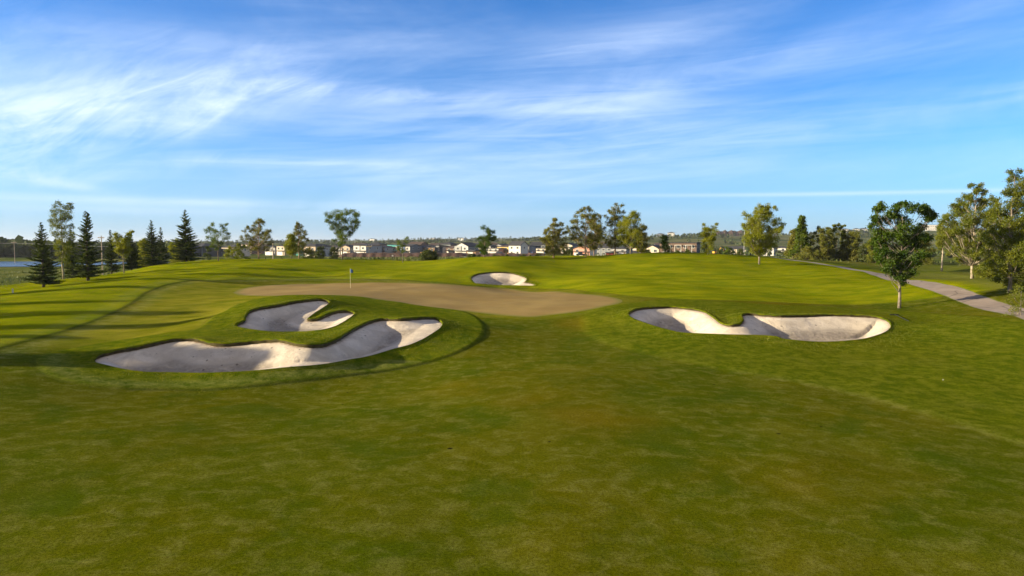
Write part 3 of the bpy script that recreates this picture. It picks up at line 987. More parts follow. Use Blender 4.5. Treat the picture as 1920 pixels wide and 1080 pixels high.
def spruce_tree(root, H, R, seed, double=False, mat=None, gap=0.05):
    rng = np.random.default_rng(seed); rnd = random.Random(seed)
    tb = MB()
    tb.tube([(0, 0, -0.12), (0, 0, H * 0.3), (0.02, 0.01, H * 0.7), (0, 0, H)], [0.022 * H, 0.016 * H, 0.008 * H, 0.006], 8)
    if double:
        tb.tube([(0, 0, H * 0.72), (0.25, 0.0, H * 0.82), (0.3, 0.0, H * 0.97)], [0.008 * H, 0.005 * H, 0.006], 6)
    PP, DD, TT, SS = [], [], [], []
    z = H * gap + 0.15
    while z < H * 0.985:
        t = z / H
        Rz = R * (1 - t) ** 0.92 * (0.75 + 0.25 * min(1, (t + 0.05) / 0.15)) + 0.02
        nb = max(5, int(12 - 6 * t))
        for k in range(nb):
            a = rnd.uniform(0, 2 * math.pi)
            L = Rz * rnd.uniform(0.6, 1.28)
            zz = z + rnd.uniform(-0.1, 0.1)
            d = np.array([math.cos(a), math.sin(a), 0])
            droop = -0.22 * (1 - t) + 0.45 * t
            m = max(3, int(L / 0.085))
            s = (np.arange(m) + 0.6) / m
            cz = zz + L * (droop * s + 0.20 * s ** 2)
            P = np.array([0, 0, 0]) + d * (L * s)[:, None]; P[:, 2] = cz
            if L > 0.25:
                tb.tube([(0, 0, zz), tuple(P[m // 2]), tuple(P[-1])], [0.012 + 0.008 * L, 0.009, 0.003], 3, False)
            side = np.array([-d[1], d[0], 0])
            bt = rnd.uniform(0.1, 0.7)
            for sg in (-1, 1, 0):
                tw = (0.06 + 0.05 * min(1.0, L) + 0.30 * L * (1 - s) * 0.6) * rng.uniform(0.7, 1.2, m)
                dv = d * 0.75 + side * sg * 0.8 + np.array([0, 0, 0.10 if sg else 0.35])
                dv = dv / np.linalg.norm(dv)
                for u in (0.30, 0.78):
                    PP.append(P + dv * (tw * u)[:, None] + rng.normal(0, 0.018, (m, 3)))
                    DD.append(np.repeat(dv[None], m, 0)); SS.append(tw * 0.95 + 0.03)
                    TT.append(np.clip(bt * 0.7 + 0.35 * s + rng.normal(0, 0.15, m), 0, 1))
        z += max(0.16, 0.050 * H * (1 - 0.5 * t)) * rnd.uniform(0.8, 1.2)
    P = np.concatenate(PP); D = np.concatenate(DD); S = np.concatenate(SS); T = np.concatenate(TT)
    V, F = leaf_quads(P, S, 0.42, 0, D, rng)
    if double:
        Q = P[P[:, 2] > H * 0.78] * np.array([0.8, 0.8, 1]) + np.array([0.3, 0, -0.03 * H])
        V2, F2 = leaf_quads(Q, 0.16, 0.4, 0.2, None, rng)
        F = np.vstack([F, F2 + len(V)]); V = np.vstack([V, V2]); T = np.concatenate([T, np.full(len(Q), 0.4)])
    tb.build("trunk", BK['dark'], root, True)
    crown_obj(root, V, F, np.repeat(T, 4), mat or LM['spruce'])
    return root


def site(px, Y, pytop):
    p = at(px, 470, Y)
    z = gz(p[0], Y)
    top = at(px, pytop, Y)[2]
    return (float(p[0]), float(Y), z), float(top - z)


def px_clumps(px, Y, base_z, specs, seed, extra=1):
    """clump list read from outline pixels: (px, py, radius px) -> metres about the trunk, spread in depth"""
    rnd = random.Random(seed)
    k = Y / FOC
    out = []
    hs = [abs(s[0] - px) * k for s in specs]
    for (cx, cy, cr) in specs:
        x = (cx - px) * k
        z = at(cx, cy, Y)[2] - base_z
        r = cr * k
        near_w = max([abs(s[0] - px) * k for s in specs if abs(s[1] - cy) < 2.2 * cr + 6])
        dy = rnd.uniform(-1, 1) * math.sqrt(max(near_w ** 2 - x * x, 0)) * 0.8
        out.append((x, dy, z, r))
        for e in range(extra):
            a = rnd.uniform(0, 2 * math.pi)
            rr = near_w * rnd.uniform(0.25, 0.9)
            if abs(math.cos(a) * rr) < near_w * 0.85:
                out.append((math.cos(a) * rr, math.sin(a) * rr, z + rnd.uniform(-0.3, 0.3) * r, r * rnd.uniform(0.7, 0.95)))
    return out


def tree_root(kind, px, Y, pytop, label, cat='tree', group=None):
    loc, h = site(px, Y, pytop)
    r = empty(kind, loc)
    tag(r, label, cat, group)
    return r, h


# --- spruces
GS = 'spruces on the left bank'
for (px, Y, top, wpx, seed, dbl, lab) in [
    (79, 78, 417, 28, 1, False, 'dark pointed spruce standing alone at the far left, nearest the pond'),
    (134, 95, 425, 20, 2, False, 'slim spruce tucked behind the large twin-topped spruce'),
    (163, 86, 394, 27, 3, True, 'largest dark spruce with a forked twin top'),
    (208, 112, 430, 15, 4, False, 'small dark spruce right of the white pole on the left bank'),
    (246, 113, 438, 19, 5, False, 'dark spruce half hidden behind the vase-shaped lime green tree'),
    (285, 116, 412, 19, 6, False, 'slender spruce, taller of the close pair on the crest'),
    (302, 122, 425, 15, 7, False, 'shorter spruce at the right side of the close pair'),
    (349, 117, 391, 26, 8, False, 'spruce with level open branches and a crooked tip on the crest'),
]:
    r, h = tree_root('spruce_tree', px, Y, top, lab, 'tree', GS)
    spruce_tree(r, h, 1.22 * wpx * Y / FOC, seed, dbl)

# --- individually shaped trees read from the photograph
def shaped(kind, px, Y, top, trunk_top, specs, label, leafm, barkm, tr=0.09, leaf=0.16, dens=1.0, extra=1, seed=1, tufts=False, aspect=0.62, group=None, sub=9, lean=0.0):
    r, h = tree_root(kind, px, Y, top, label, 'tree', group)
    bz = r.location.z
    th = at(px, trunk_top, Y)[2] - bz
    cl = px_clumps(px, Y, bz, specs, seed, extra)
    make_clump_tree(r, cl, th, tr, LM[leafm], BK[barkm], leaf, dens, aspect, seed=seed, tufts=tufts, up_dirs=tufts, sub=sub, lean=lean)
    return r


# V-shaped maple at the middle left
shaped('maple_tree', 642, 122, 392, 420,
       [(621, 404, 7), (630, 400, 7), (618, 413, 5), (626, 414, 8), (636, 410, 7), (645, 404, 7), (655, 401, 7), (663, 397, 7), (669, 404, 5), (668, 415, 6), (660, 412, 7),
        (650, 416, 8), (640, 422, 8), (630, 425, 7), (623, 428, 5), (670, 423, 4), (662, 426, 7), (652, 430, 7), (641, 434, 7), (632, 437, 6), (656, 438, 6), (648, 444, 6), (638, 446, 6), (628, 450, 3), (645, 453, 5), (640, 459, 4)],
       'tall maple with a wide heart-shaped crown left of the flagstick', 'maple', 'brown', 0.12, 0.20, 0.75, 0, 3)
shaped('maple_tree', 409, 110, 417, 430,
       [(401, 421, 4), (394, 432, 5), (390, 445, 3), (403, 434, 6), (413, 440, 7), (420, 425, 5), (425, 421, 3), (428, 436, 4), (422, 446, 6), (408, 450, 7), (400, 446, 5), (414, 458, 6), (404, 460, 5), (410, 467, 4), (397, 428, 3), (416, 431, 4)],
       'small ragged maple between the crooked-tip spruce and a broad pine', 'maple', 'brown', 0.07, 0.17, 0.8, 0, 4)
shaped('maple_tree', 908, 106, 427, 440,
       [(918, 430, 5), (924, 434, 3), (915, 438, 5), (922, 445, 4), (927, 446, 3), (912, 446, 6), (903, 450, 6), (898, 446, 3), (907, 457, 7), (914, 456, 6), (900, 459, 5), (908, 467, 6), (903, 473, 5), (911, 474, 4)],
       'small deep green maple with a lopsided top above the rear bunker', 'deep', 'brown', 0.07, 0.17, 1.1, 1, 5)
shaped('maple_sapling', 755, 112, 444, 450,
       [(762, 446, 3), (760, 452, 4), (749, 452, 3), (758, 459, 4), (750, 459, 4), (753, 466, 5), (757, 471, 4), (747, 467, 2)],
       'thin sapling with a few upright leafy shoots before the houses', 'maple', 'grey', 0.05, 0.15, 0.9, 0, 6)
shaped('ash_tree', 231, 103, 437, 455,
       [(220, 441, 4), (227, 446, 6), (238, 450, 6), (243, 439, 4), (247, 436, 3), (219, 452, 6), (228, 458, 8), (238, 461, 7), (223, 466, 6), (233, 470, 6), (241, 468, 4), (226, 474, 4), (231, 479, 4)],
       'vase-shaped lime green tree among the dark spruces', 'lime', 'grey', 0.07, 0.18, 1.0, 1, 7)
# aspens / birches
shaped('aspen_tree', 117, 92, 378, 382,
       [(120, 381, 5), (127, 382, 4), (116, 391, 6), (126, 390, 7), (136, 389, 4), (108, 400, 6), (119, 401, 7), (130, 400, 7), (103, 404, 4), (98, 415, 5), (110, 412, 7), (122, 412, 8), (134, 408, 5), (102, 425, 5), (113, 426, 7), (125, 425, 7), (136, 424, 4),
        (109, 438, 6), (120, 440, 8), (130, 440, 6), (112, 451, 7), (124, 453, 8), (108, 463, 6), (119, 466, 8), (128, 468, 7), (111, 477, 6), (122, 481, 7), (114, 490, 5), (124, 494, 5)],
       'tall airy pale-trunked aspen behind the spruces at the left', 'birch', 'pale', 0.11, 0.17, 0.8, 0, 8)
# right-hand birches
shaped('birch_tree', 1825, 76, 344, 352,
       [(1833, 348, 4), (1829, 356, 5), (1839, 362, 5), (1822, 366, 6), (1834, 374, 7), (1845, 372, 4), (1812, 376, 6), (1820, 384, 8), (1838, 388, 7), (1796, 385, 6), (1806, 392, 8), (1828, 398, 9), (1842, 400, 6),
        (1786, 400, 7), (1798, 406, 9), (1815, 408, 9), (1778, 412, 7), (1790, 420, 9), (1806, 424, 9), (1826, 420, 9), (1842, 418, 7), (1766, 424, 6), (1776, 434, 9), (1792, 438, 9), (1812, 442, 9), (1830, 438, 9), (1845, 436, 7),
        (1764, 444, 6), (1778, 452, 8), (1796, 456, 9), (1814, 460, 9), (1832, 458, 9), (1848, 456, 8), (1786, 468, 8), (1802, 474, 8), (1820, 474, 7), (1838, 474, 8), (1796, 486, 5), (1812, 486, 5), (1842, 488, 6)],
       'leafy birch with a forked pale trunk on the grass past the path', 'birch', 'pale', 0.15, 0.17, 0.95, 2, 9)
shaped('birch_tree', 1767, 106, 400, 415,
       [(1772, 404, 5), (1765, 414, 6), (1776, 418, 6), (1759, 426, 6), (1770, 430, 7), (1780, 434, 6), (1762, 440, 7), (1774, 445, 7), (1766, 454, 6), (1760, 460, 4), (1778, 458, 5), (1768, 466, 4)],
       'smaller birch further off with a thin white stem', 'birch', 'pale', 0.12, 0.2, 0.9, 0, 10)
shaped('birch_tree', 1896, 60, 317, 325,
       [(1906, 321, 5), (1900, 332, 6), (1912, 336, 7), (1894, 344, 6), (1906, 350, 8), (1919, 350, 7), (1878, 362, 5), (1890, 362, 7), (1904, 366, 9), (1920, 368, 8), (1884, 378, 8), (1898, 382, 10), (1914, 386, 10), (1868, 394, 7),
        (1880, 398, 10), (1896, 402, 11), (1914, 404, 11), (1860, 412, 8), (1874, 418, 10), (1892, 422, 11), (1912, 424, 12), (1854, 430, 7), (1868, 436, 10), (1886, 442, 12), (1906, 446, 12), (1926, 440, 12),
        (1856, 452, 8), (1870, 458, 10), (1888, 464, 12), (1910, 468, 12), (1858, 474, 8), (1872, 482, 10), (1890, 488, 12), (1912, 490, 12), (1864, 496, 8), (1878, 504, 9), (1898, 508, 11), (1918, 510, 11), (1884, 522, 8), (1906, 528, 9), (1924, 528, 9)],
       'tallest dense birch at the right edge of the picture', 'birch', 'grey', 0.14, 0.15, 1.0, 1, 11)
shaped('birch_sapling', 1919, 47, 535, 545,
       [(1912, 540, 7), (1922, 548, 8), (1904, 552, 6), (1916, 562, 8), (1900, 566, 5), (1928, 565, 8), (1908, 576, 7), (1920, 584, 8), (1895, 596, 6), (1905, 592, 6), (1889, 600, 4), (1916, 598, 7)],
       'low leafy birch sapling at the path edge, far right', 'birch', 'grey', 0.04, 0.11, 0.6, 0, 12)
# the lone maple by the right bunker
HERO = [(1644, 386, 5), (1652, 392, 6), (1638, 391, 3), (1662, 390, 7), (1658, 400, 7), (1674, 384, 6), (1682, 392, 8), (1670, 398, 8), (1690, 386, 6), (1697, 394, 8), (1706, 390, 6), (1712, 400, 7),
        (1724, 388, 5), (1732, 392, 6), (1741, 397, 6), (1745, 404, 4), (1730, 402, 7), (1738, 412, 6), (1722, 412, 8), (1660, 412, 8), (1648, 408, 5), (1675, 412, 9), (1692, 408, 9), (1706, 414, 9), (1652, 422, 7), (1666, 426, 9), (1684, 426, 10),
        (1702, 430, 10), (1718, 428, 8), (1732, 428, 6), (1650, 436, 8), (1664, 442, 10), (1682, 444, 11), (1702, 446, 11), (1720, 446, 9), (1734, 444, 6), (1644, 450, 6), (1654, 458, 9), (1672, 462, 11), (1694, 462, 11), (1714, 462, 10),
        (1730, 460, 7), (1646, 472, 8), (1662, 476, 10), (1682, 480, 11), (1704, 480, 10), (1722, 478, 8), (1648, 488, 7), (1662, 494, 9), (1682, 498, 10), (1702, 498, 9), (1716, 492, 6), (1656, 506, 7), (1672, 510, 8), (1690, 514, 8), (1704, 510, 6), (1676, 522, 6), (1692, 526, 6)]
shaped('maple_tree', 1690, 59, 379, 405, HERO, 'dark green maple standing alone right of the kidney-shaped bunker', 'deep', 'grey', 0.125, 0.195, 1.25, 0, 13)
# lime-green trees on the right crest
shaped('ash_tree', 1424, 99, 385, 395,
       [(1433, 388, 5), (1425, 394, 7), (1440, 396, 6), (1452, 392, 4), (1418, 402, 7), (1432, 406, 9), (1447, 406, 8), (1410, 412, 7), (1422, 418, 9), (1438, 420, 10), (1453, 416, 7), (1460, 422, 5), (1403, 424, 6), (1414, 430, 9), (1430, 434, 10), (1446, 434, 9), (1459, 432, 6), (1465, 427, 3),
        (1402, 440, 7), (1416, 446, 9), (1432, 448, 10), (1447, 448, 8), (1406, 456, 7), (1420, 460, 8), (1435, 462, 8), (1448, 460, 7), (1412, 468, 6), (1426, 472, 6), (1438, 470, 5)],
       'full rounded yellow-green tree beside the start of the path', 'lime', 'grey', 0.12, 0.18, 1.0, 1, 14)
shaped('ash_tree', 1182, 110, 395, 405,
       [(1186, 399, 3), (1180, 404, 6), (1188, 410, 7), (1173, 412, 6), (1166, 420, 6), (1179, 421, 8), (1191, 422, 7), (1162, 431, 6), (1173, 434, 8), (1186, 436, 8), (1195, 432, 5), (1160, 442, 5), (1170, 446, 8), (1183, 450, 8), (1194, 446, 6), (1168, 458, 5), (1180, 461, 6), (1190, 458, 4)],
       'yellow-green tree beside the pines on the right-hand crest', 'lime', 'grey', 0.09, 0.18, 1.0, 1, 15)
shaped('ash_tree', 1327, 110, 419, 430,
       [(1342, 421, 3), (1338, 428, 5), (1320, 431, 5), (1328, 433, 6), (1337, 438, 6), (1317, 440, 5), (1326, 444, 7), (1337, 448, 5), (1319, 451, 5), (1329, 455, 6), (1322, 462, 5), (1331, 465, 5), (1327, 471, 3)],
       'small slim yellow-green tree alone in the middle of the right crest', 'lime', 'grey', 0.06, 0.17, 1.1, 1, 16)
# pines
PG = 'scots pines along the crest'
def pine(px, Y, top, specs, label, seed, dens=0.6, tr=0.11, extra=1):
    shaped('pine_tree', px, Y, top, top + 6, specs, label, 'pine', 'pine', tr, 0.30, dens, extra, seed, True, 0.30, PG, sub=7)
pine(1098, 112, 388, [(1098, 392, 5), (1108, 394, 4), (1088, 396, 4), (1078, 404, 4), (1101, 402, 6), (1112, 404, 5), (1090, 408, 5), (1123, 406, 4), (1076, 414, 5), (1119, 414, 6), (1105, 414, 6), (1092, 420, 5), (1064, 428, 4), (1072, 426, 5), (1082, 426, 5), (1114, 426, 7), (1125, 424, 5),
                      (1102, 430, 6), (1069, 436, 5), (1088, 438, 6), (1078, 442, 6), (1122, 436, 6), (1112, 440, 7), (1098, 446, 6), (1084, 450, 6), (1106, 452, 6), (1118, 450, 6), (1090, 460, 5), (1110, 462, 5)],
     'broad open-branched pine with a pinkish trunk, widest of the right group', 21)
pine(1114, 116, 402, [(1114, 406, 4), (1119, 414, 5), (1109, 418, 5), (1122, 424, 6), (1112, 430, 7), (1126, 434, 5), (1118, 442, 7), (1106, 444, 6), (1127, 446, 5), (1114, 454, 7), (1122, 460, 6), (1108, 464, 5)],
     'shorter pine pressed against the right side of the broadest pine', 22, 0.65, 0.08)
pine(1153, 114, 381, [(1156, 384, 4), (1155, 392, 5), (1148, 398, 5), (1162, 396, 4), (1168, 398, 3), (1137, 407, 4), (1145, 410, 5), (1156, 408, 6), (1165, 408, 5), (1150, 418, 6), (1160, 420, 6), (1142, 424, 4), (1148, 432, 6), (1158, 434, 6), (1132, 430, 4), (1140, 440, 5), (1152, 446, 7), (1162, 448, 5), (1146, 458, 6), (1157, 460, 5), (1138, 452, 4)],
     'tallest slender pine of the right group', 23)
pine(1038, 110, 409, [(1039, 413, 4), (1040, 421, 5), (1048, 423, 4), (1033, 425, 4), (1053, 431, 4), (1042, 432, 6), (1029, 434, 5), (1022, 437, 4), (1061, 436, 3), (1050, 440, 6), (1036, 442, 6), (1026, 444, 5), (1018, 448, 4), (1044, 450, 6), (1056, 450, 6), (1030, 454, 6), (1040, 461, 6), (1054, 462, 6), (1062, 460, 4), (1026, 462, 5), (1034, 470, 6), (1048, 472, 6), (1024, 473, 4), (1058, 474, 4)],
     'bushy low-branched pine at the left end of the right group', 24, 0.75)
pine(1202, 128, 420, [(1201, 424, 4), (1209, 428, 3), (1200, 432, 5), (1207, 438, 5), (1196, 440, 5), (1203, 446, 7), (1211, 448, 5), (1195, 450, 5), (1200, 458, 7), (1210, 460, 5), (1193, 463, 5), (1203, 468, 6), (1212, 470, 4)],
     'dark dense pine right of the yellow-green tree', 25, 0.9)
pine(485, 124, 409, [(485, 413, 4), (479, 418, 4), (489, 420, 5), (493, 416, 3), (471, 423, 3), (482, 427, 5), (490, 430, 5), (466, 427, 3), (474, 433, 5), (461, 433, 3), (485, 438, 6), (495, 438, 4), (503, 434, 3), (506, 441, 4), (469, 441, 5), (477, 446, 6), (500, 446, 5), (490, 448, 6), (463, 450, 4), (453, 444, 2), (470, 456, 5), (483, 457, 6), (496, 457, 6), (504, 452, 4), (475, 465, 5), (490, 466, 5), (466, 466, 5), (500, 466, 4)],
     'broad ragged pine left of the houses, standing on the left crest', 26, 0.55)
pine(560, 128, 416, [(559, 419, 3), (557, 426, 4), (564, 426, 4), (559, 434, 5), (567, 434, 4), (572, 438, 3), (555, 438, 4), (563, 444, 5), (569, 446, 4), (577, 449, 3), (556, 450, 4), (562, 458, 6), (571, 460, 5), (551, 462, 4), (560, 470, 6), (572, 472, 5), (580, 468, 4)],
     'narrow blue-green pine behind a small yellow-green tree', 27, 0.65)


def auto(kind, px, Y, top, wpx, label, leafm, barkm, seed, n=26, z0=0.15, rc=0.55, leaf=0.22, dens=0.9, shape='round', tr=0.07, group=None, cat='tree', sub=9):
    r, h = tree_root(kind, px, Y, top, label, cat, group)
    R = wpx * Y / FOC
    f = {'round': lambda t: R * math.sqrt(max(0.02, 1 - (2 * t - 0.85) ** 2 / 1.5)), 'cone': lambda t: R * (1.02 - t) ** 0.8,
         'col': lambda t: R * (0.6 + 0.8 * t * (1 - t) * 1.6) * (1.0 if t < 0.85 else 0.55)}[shape]
    cl = envelope(h, h * z0, f, n, rc * min(1, max(R, h * 0.3)), seed)
    make_clump_tree(r, cl, h * 0.85, tr, LM[leafm], BK[barkm], leaf, dens, seed=seed, sub=sub)
    return r


auto('ash_tree', 546, 122, 440, 11, 'small yellow-green tree left of the narrow blue-green pine', 'lime', 'grey', 41, 20, 0.25, shape='col', leaf=0.2)
auto('ash_tree', 272, 118, 449, 14, 'yellow-green shrubby tree at the left foot of the close spruce pair', 'lime', 'grey', 42, 24, 0.02, leaf=0.22)
auto('willow_shrub', 340, 122, 450, 24, 'wide yellow-green shrub growing behind the crooked-tip spruce', 'lime', 'grey', 43, 30, 0.0, leaf=0.22, cat='shrub')
auto('maple_tree', 1246, 118, 440, 11, 'little dark green tree in front of the cream gabled house', 'deep', 'brown', 44, 12, 0.2, shape='round', dens=0.5)
auto('fir_tree', 1502, 140, 405, 19, 'dark evergreen-topped tree left of the brown willows', 'maple', 'dark', 45, 40, 0.1, shape='cone', leaf=0.28, tr=0.12)
auto('pine_tree', 1487, 146, 432, 15, 'brownish pine at the left foot of the dark evergreen-topped tree', 'pine', 'pine', 46, 22, 0.15, shape='cone', leaf=0.28)
auto('willow_tree', 1540, 140, 425, 24, 'brown-green willow at the left of the thicket by the path', 'willow', 'brown', 47, 44, 0.02, leaf=0.26, rc=0.5)
auto('willow_tree', 1568, 143, 420, 27, 'tallest rounded willow in the thicket by the path', 'birch', 'brown', 48, 50, 0.02, leaf=0.26, rc=0.5)
auto('willow_tree', 1598, 140, 436, 20, 'lower brownish willow at the right of the thicket by the path', 'willow', 'brown', 49, 36, 0.02, leaf=0.26)
auto('willow_shrub', 1626, 136, 457, 17, 'dark green shrub between the thicket and the lone maple', 'shrub', 'brown', 50, 22, 0.0, leaf=0.24, cat='shrub')
auto('willow_shrub', 1516, 134, 464, 18, 'tawny low shrub under the dark evergreen-topped tree', 'willow', 'brown', 51, 18, 0.0, leaf=0.24, cat='shrub')
auto('willow_shrub', 1642, 130, 440, 16, 'green shrub seen through the left side of the lone maple', 'birch', 'brown', 52, 22, 0.0, leaf=0.24, cat='shrub')
auto('willow_shrub', 805, 116, 471, 17, 'round dark bush standing alone before the houses', 'shrub', 'brown', 53, 26, 0.0, leaf=0.2, dens=1.3, cat='shrub')
auto('willow_tree', 1735, 128, 438, 15, 'green tree seen through the right side of the lone maple', 'willow', 'brown', 54, 22, 0.02, leaf=0.24)
auto('birch_tree', 1862, 82, 372, 18, 'open-crowned birch between the forked birch and the tallest one', 'birch', 'grey', 55, 46, 0.12, leaf=0.17, rc=0.4, shape='col', tr=0.12)
auto('birch_tree', 1938, 66, 330, 32, 'birch cut by the right edge of the picture', 'birch', 'grey', 56, 60, 0.1, leaf=0.17, rc=0.45, tr=0.14)
auto('willow_shrub', 1868, 74, 478, 30, 'dark undergrowth shrub beneath the birches at the right edge', 'birch', 'brown', 57, 34, 0.0, leaf=0.17, rc=0.45, cat='shrub')
# shrubs at the foot of the crest, in front of the houses
for i, (px, Y, top, wd, lm, lab) in enumerate([
    (437, 132, 462, 17, 'lime', 'yellow-green shrub in front of the cream house, left of the broad pine'),
    (452, 136, 458, 13, 'birch', 'mid-green shrub touching the left side of the broad pine'),
    (390, 150, 464, 12, 'shrub', 'dark bush right of the crooked-tip spruce'),
    (590, 155, 470, 11, 'shrub', 'pair-left dark bush below the tan hip-roofed house'),
    (579, 150, 466, 10, 'shrub', 'dark bush at the foot of the narrow blue-green pine'),
    (601, 140, 464, 9, 'shrub', 'upright dark bush against the tan hip-roofed house'),
    (626, 140, 464, 8, 'shrub', 'upright dark bush left of the heart-shaped maple'),
    (880, 140, 478, 5, 'shrub', 'small clipped evergreen left of the lopsided maple'),
    (888, 138, 476, 5, 'shrub', 'small evergreen nearest the left of the lopsided maple trunk'),
    (897, 139, 479, 5, 'shrub', 'small low evergreen touching the lopsided maple trunk'),
    (928, 150, 478, 4, 'shrub', 'small evergreen first right of the lopsided maple'),
    (937, 148, 480, 4, 'shrub', 'small evergreen second right of the lopsided maple'),
    (951, 156, 478, 4, 'shrub', 'small evergreen left of the white gabled house foot'),
    (976, 150, 479, 4, 'shrub', 'small evergreen in front of the white gabled house'),
    (983, 155, 477, 4, 'shrub', 'small evergreen at the right corner of the white gabled house'),
    (995, 152, 479, 4, 'shrub', 'small evergreen before the dark townhouses'),
    (1008, 150, 476, 5, 'shrub', 'small evergreen left of the bushy low-branched pine'),
    (1348, 170, 468, 5, 'shrub', 'small green bush right of the small slim tree'),
    (1366, 172, 463, 10, 'maple', 'round green bush before the low cream building'),
    (1389, 168, 467, 6, 'shrub', 'round dark bush beside the tall pole'),
    (1290, 165, 468, 7, 'shrub', 'dark bush at the right corner of the dark apartment block'),
    (1270, 160, 470, 6, 'shrub', 'dark bush in front of the dark apartment block'),
    (1216, 150, 470, 6, 'shrub', 'dark bush left of the cream gabled house'),
    (1068, 150, 470, 8, 'shrub', 'dark low bush between the two left pines'),
]):
    auto('shrub', px, Y, top, wd, lab, lm, 'brown', 100 + i, 10, 0.0, leaf=0.26, dens=0.8, cat='shrub', group='shrubs before the houses', sub=7, tr=0.04)
# trees left of the frame whose long shadows cross the field
SUN_EL, SUN_A = math.radians(13.5), math.radians(9)
for i, (tx, ty, L, R, k) in enumerate([(-15.0, 34.6, 41, 2.9, 'maple'), (-20.6, 46.2, 39, 1.6, 'birch'), (-25.5, 52.5, 44, 1.3, 'maple'), (-34, 59.5, 48, 1.6, 'birch'), (-27, 40.5, 38, 1.0, 'maple'), (-38, 73, 50, 1.8, 'maple')]):
    x, y = tx - L * math.cos(SUN_A), ty - L * math.sin(SUN_A)
    h = max(5.0, gz(tx, ty) + L * math.tan(SUN_EL) - gz(x, y))
    print('off-frame tree', i, round(x, 1), round(y, 1), round(h, 1), round(gz(x, y), 1), 'px', round(960 + FOC * x / y))
    r = empty('birch_tree' if k == 'birch' else 'maple_tree', (x, y, gz(x, y)))
    tag(r, ['maple just outside the picture on the left slope', 'birch outside the picture on the left slope', 'maple further back left of the picture', 'wide birch outside the left edge', 'distant maple left of the frame', 'short maple outside the lower left edge'][i], 'tree')
    make_clump_tree(r, envelope(h, h * 0.22, lambda t: R * math.sqrt(max(0.02, 1 - (2 * t - 0.9) ** 2)), 30, 0.9, 200 + i), h * 0.85, 0.12, LM[k], BK['grey'], 0.3, 1.6 if i == 0 else 0.6, seed=200 + i)

# ------------------------------------------------------------------ far woodland and hill scrub
def woodland(name, label, pts, hs, mat, q=26):
    n = len(pts)
    z = H0(pts[:, 0], pts[:, 1])
    k = q
    P = RNG.normal(0, 1, (n, k, 3)); P /= np.linalg.norm(P, axis=2)[..., None]
    P *= RNG.uniform(0.45, 1.0, (n, k, 1))
    sc = hs[:, None, None] * np.array([0.42, 0.42, 0.50])
    P = P * sc + np.stack([pts[:, 0], pts[:, 1], z + hs * 0.48], 1)[:, None]
    t = np.clip(RNG.uniform(0.1, 0.9, (n, 1)) + RNG.normal(0, 0.15, (n, k)), 0, 1)
    V, F = leaf_quads(P.reshape(-1, 3), np.repeat(hs * 0.42, k), 0.85, 0)
    o = link(bpy.data.objects.new(name, mesh_np(name, V, F, [mat], False, {'tint': np.repeat(t.ravel(), 4)})))
    return tag(o, label, 'trees', kind='stuff')


def scatter(n, x0, x1, y0, y1, scale, seed, thr=0.0):
    x = RNG.uniform(x0, x1, n); y = RNG.uniform(y0, y1, n)
    m = wavy(x, y, scale, seed) > thr
    return np.stack([x[m], y[m]], 1)


def fan(n, p0, p1, y0, y1):
    y = RNG.uniform(y0, y1, n); px = RNG.uniform(p0, p1, n)
    return np.stack([(px - 960) / FOC * y, y], 1)


W1 = np.vstack([fan(900, -1300, 75, 350, 460), fan(260, 75, 330, 330, 480), fan(140, 330, 470, 420, 620), fan(60, 640, 660, 640, 700)])
woodland('far_woodland', 'dark belt of trees beyond the pond and spruces', W1, RNG.uniform(6.5, 11, len(W1)) * np.interp((W1[:, 0] / W1[:, 1] * FOC + 960), [-1300, 60, 110, 330, 470], [1.0, 0.95, 0.8, 0.75, 0.5]), LM['far'], 34)
W2 = scatter(5200, -500, 1500, 900, 1420, 150, 61, 0.45)
W2b = scatter(900, -300, 1300, 1330, 1400, 90, 63, -0.2)
W2 = np.vstack([W2, W2b])
woodland('hill_woodland', 'patches of scrubby trees covering the near ridge', W2, RNG.uniform(4, 8, len(W2)), LM['far'], 16)
W3 = scatter(5200, -3200, 1400, 1800, 2750, 300, 64, -0.1)
woodland('distant_woodland', 'wooded slopes of the distant hills on the horizon', W3, RNG.uniform(5, 9, len(W3)), LM['far'], 12)
W4 = np.vstack([fan(170, 1010, 1420, 560, 760), fan(150, 1340, 1800, 330, 620), fan(60, 1000, 1080, 470, 560)])
woodland('valley_scrub', 'low scrub on the flat between the course and the ridge', W4, RNG.uniform(2.5, 5.5, len(W4)), LM['far'], 26)

# ------------------------------------------------------------------ buildings
def wallm(name, c, v=0.06): return simple(name, c, 0.85, v, 1.2)
WM = {
    'white': wallm('white_siding', (0.56, 0.55, 0.54)), 'cream': wallm('cream_siding', (0.62, 0.53, 0.42)), 'tan': wallm('tan_siding', (0.42, 0.33, 0.26)),
    'grey': wallm('grey_siding', (0.33, 0.34, 0.36)), 'slate': wallm('slate_siding', (0.17, 0.19, 0.22)), 'blue': wallm('blue_housewrap', (0.20, 0.27, 0.52)),
    'brown': wallm('brown_siding', (0.17, 0.115, 0.09)), 'teal': wallm('green_sheathing', (0.09, 0.33, 0.29)), 'orange': wallm('bare_wood_sheathing', (0.55, 0.29, 0.14), 0.2),
    'red': wallm('red_siding', (0.33, 0.055, 0.04)), 'pink': wallm('salmon_siding', (0.56, 0.29, 0.22)), 'yellow': wallm('yellow_insulation', (0.52, 0.40, 0.13)),
    'dark': wallm('dark_siding', (0.060, 0.060, 0.068)), 'lgrey': wallm('light_grey_siding', (0.52, 0.52, 0.53)), 'stone': wallm('stone_cladding', (0.36, 0.30, 0.25), 0.2),
}
ROOF = simple('dark_shingles', (0.045, 0.045, 0.052), 0.9, 0.25, 6); ROOFB = simple('brown_shingles', (0.085, 0.060, 0.050), 0.9, 0.25, 6)
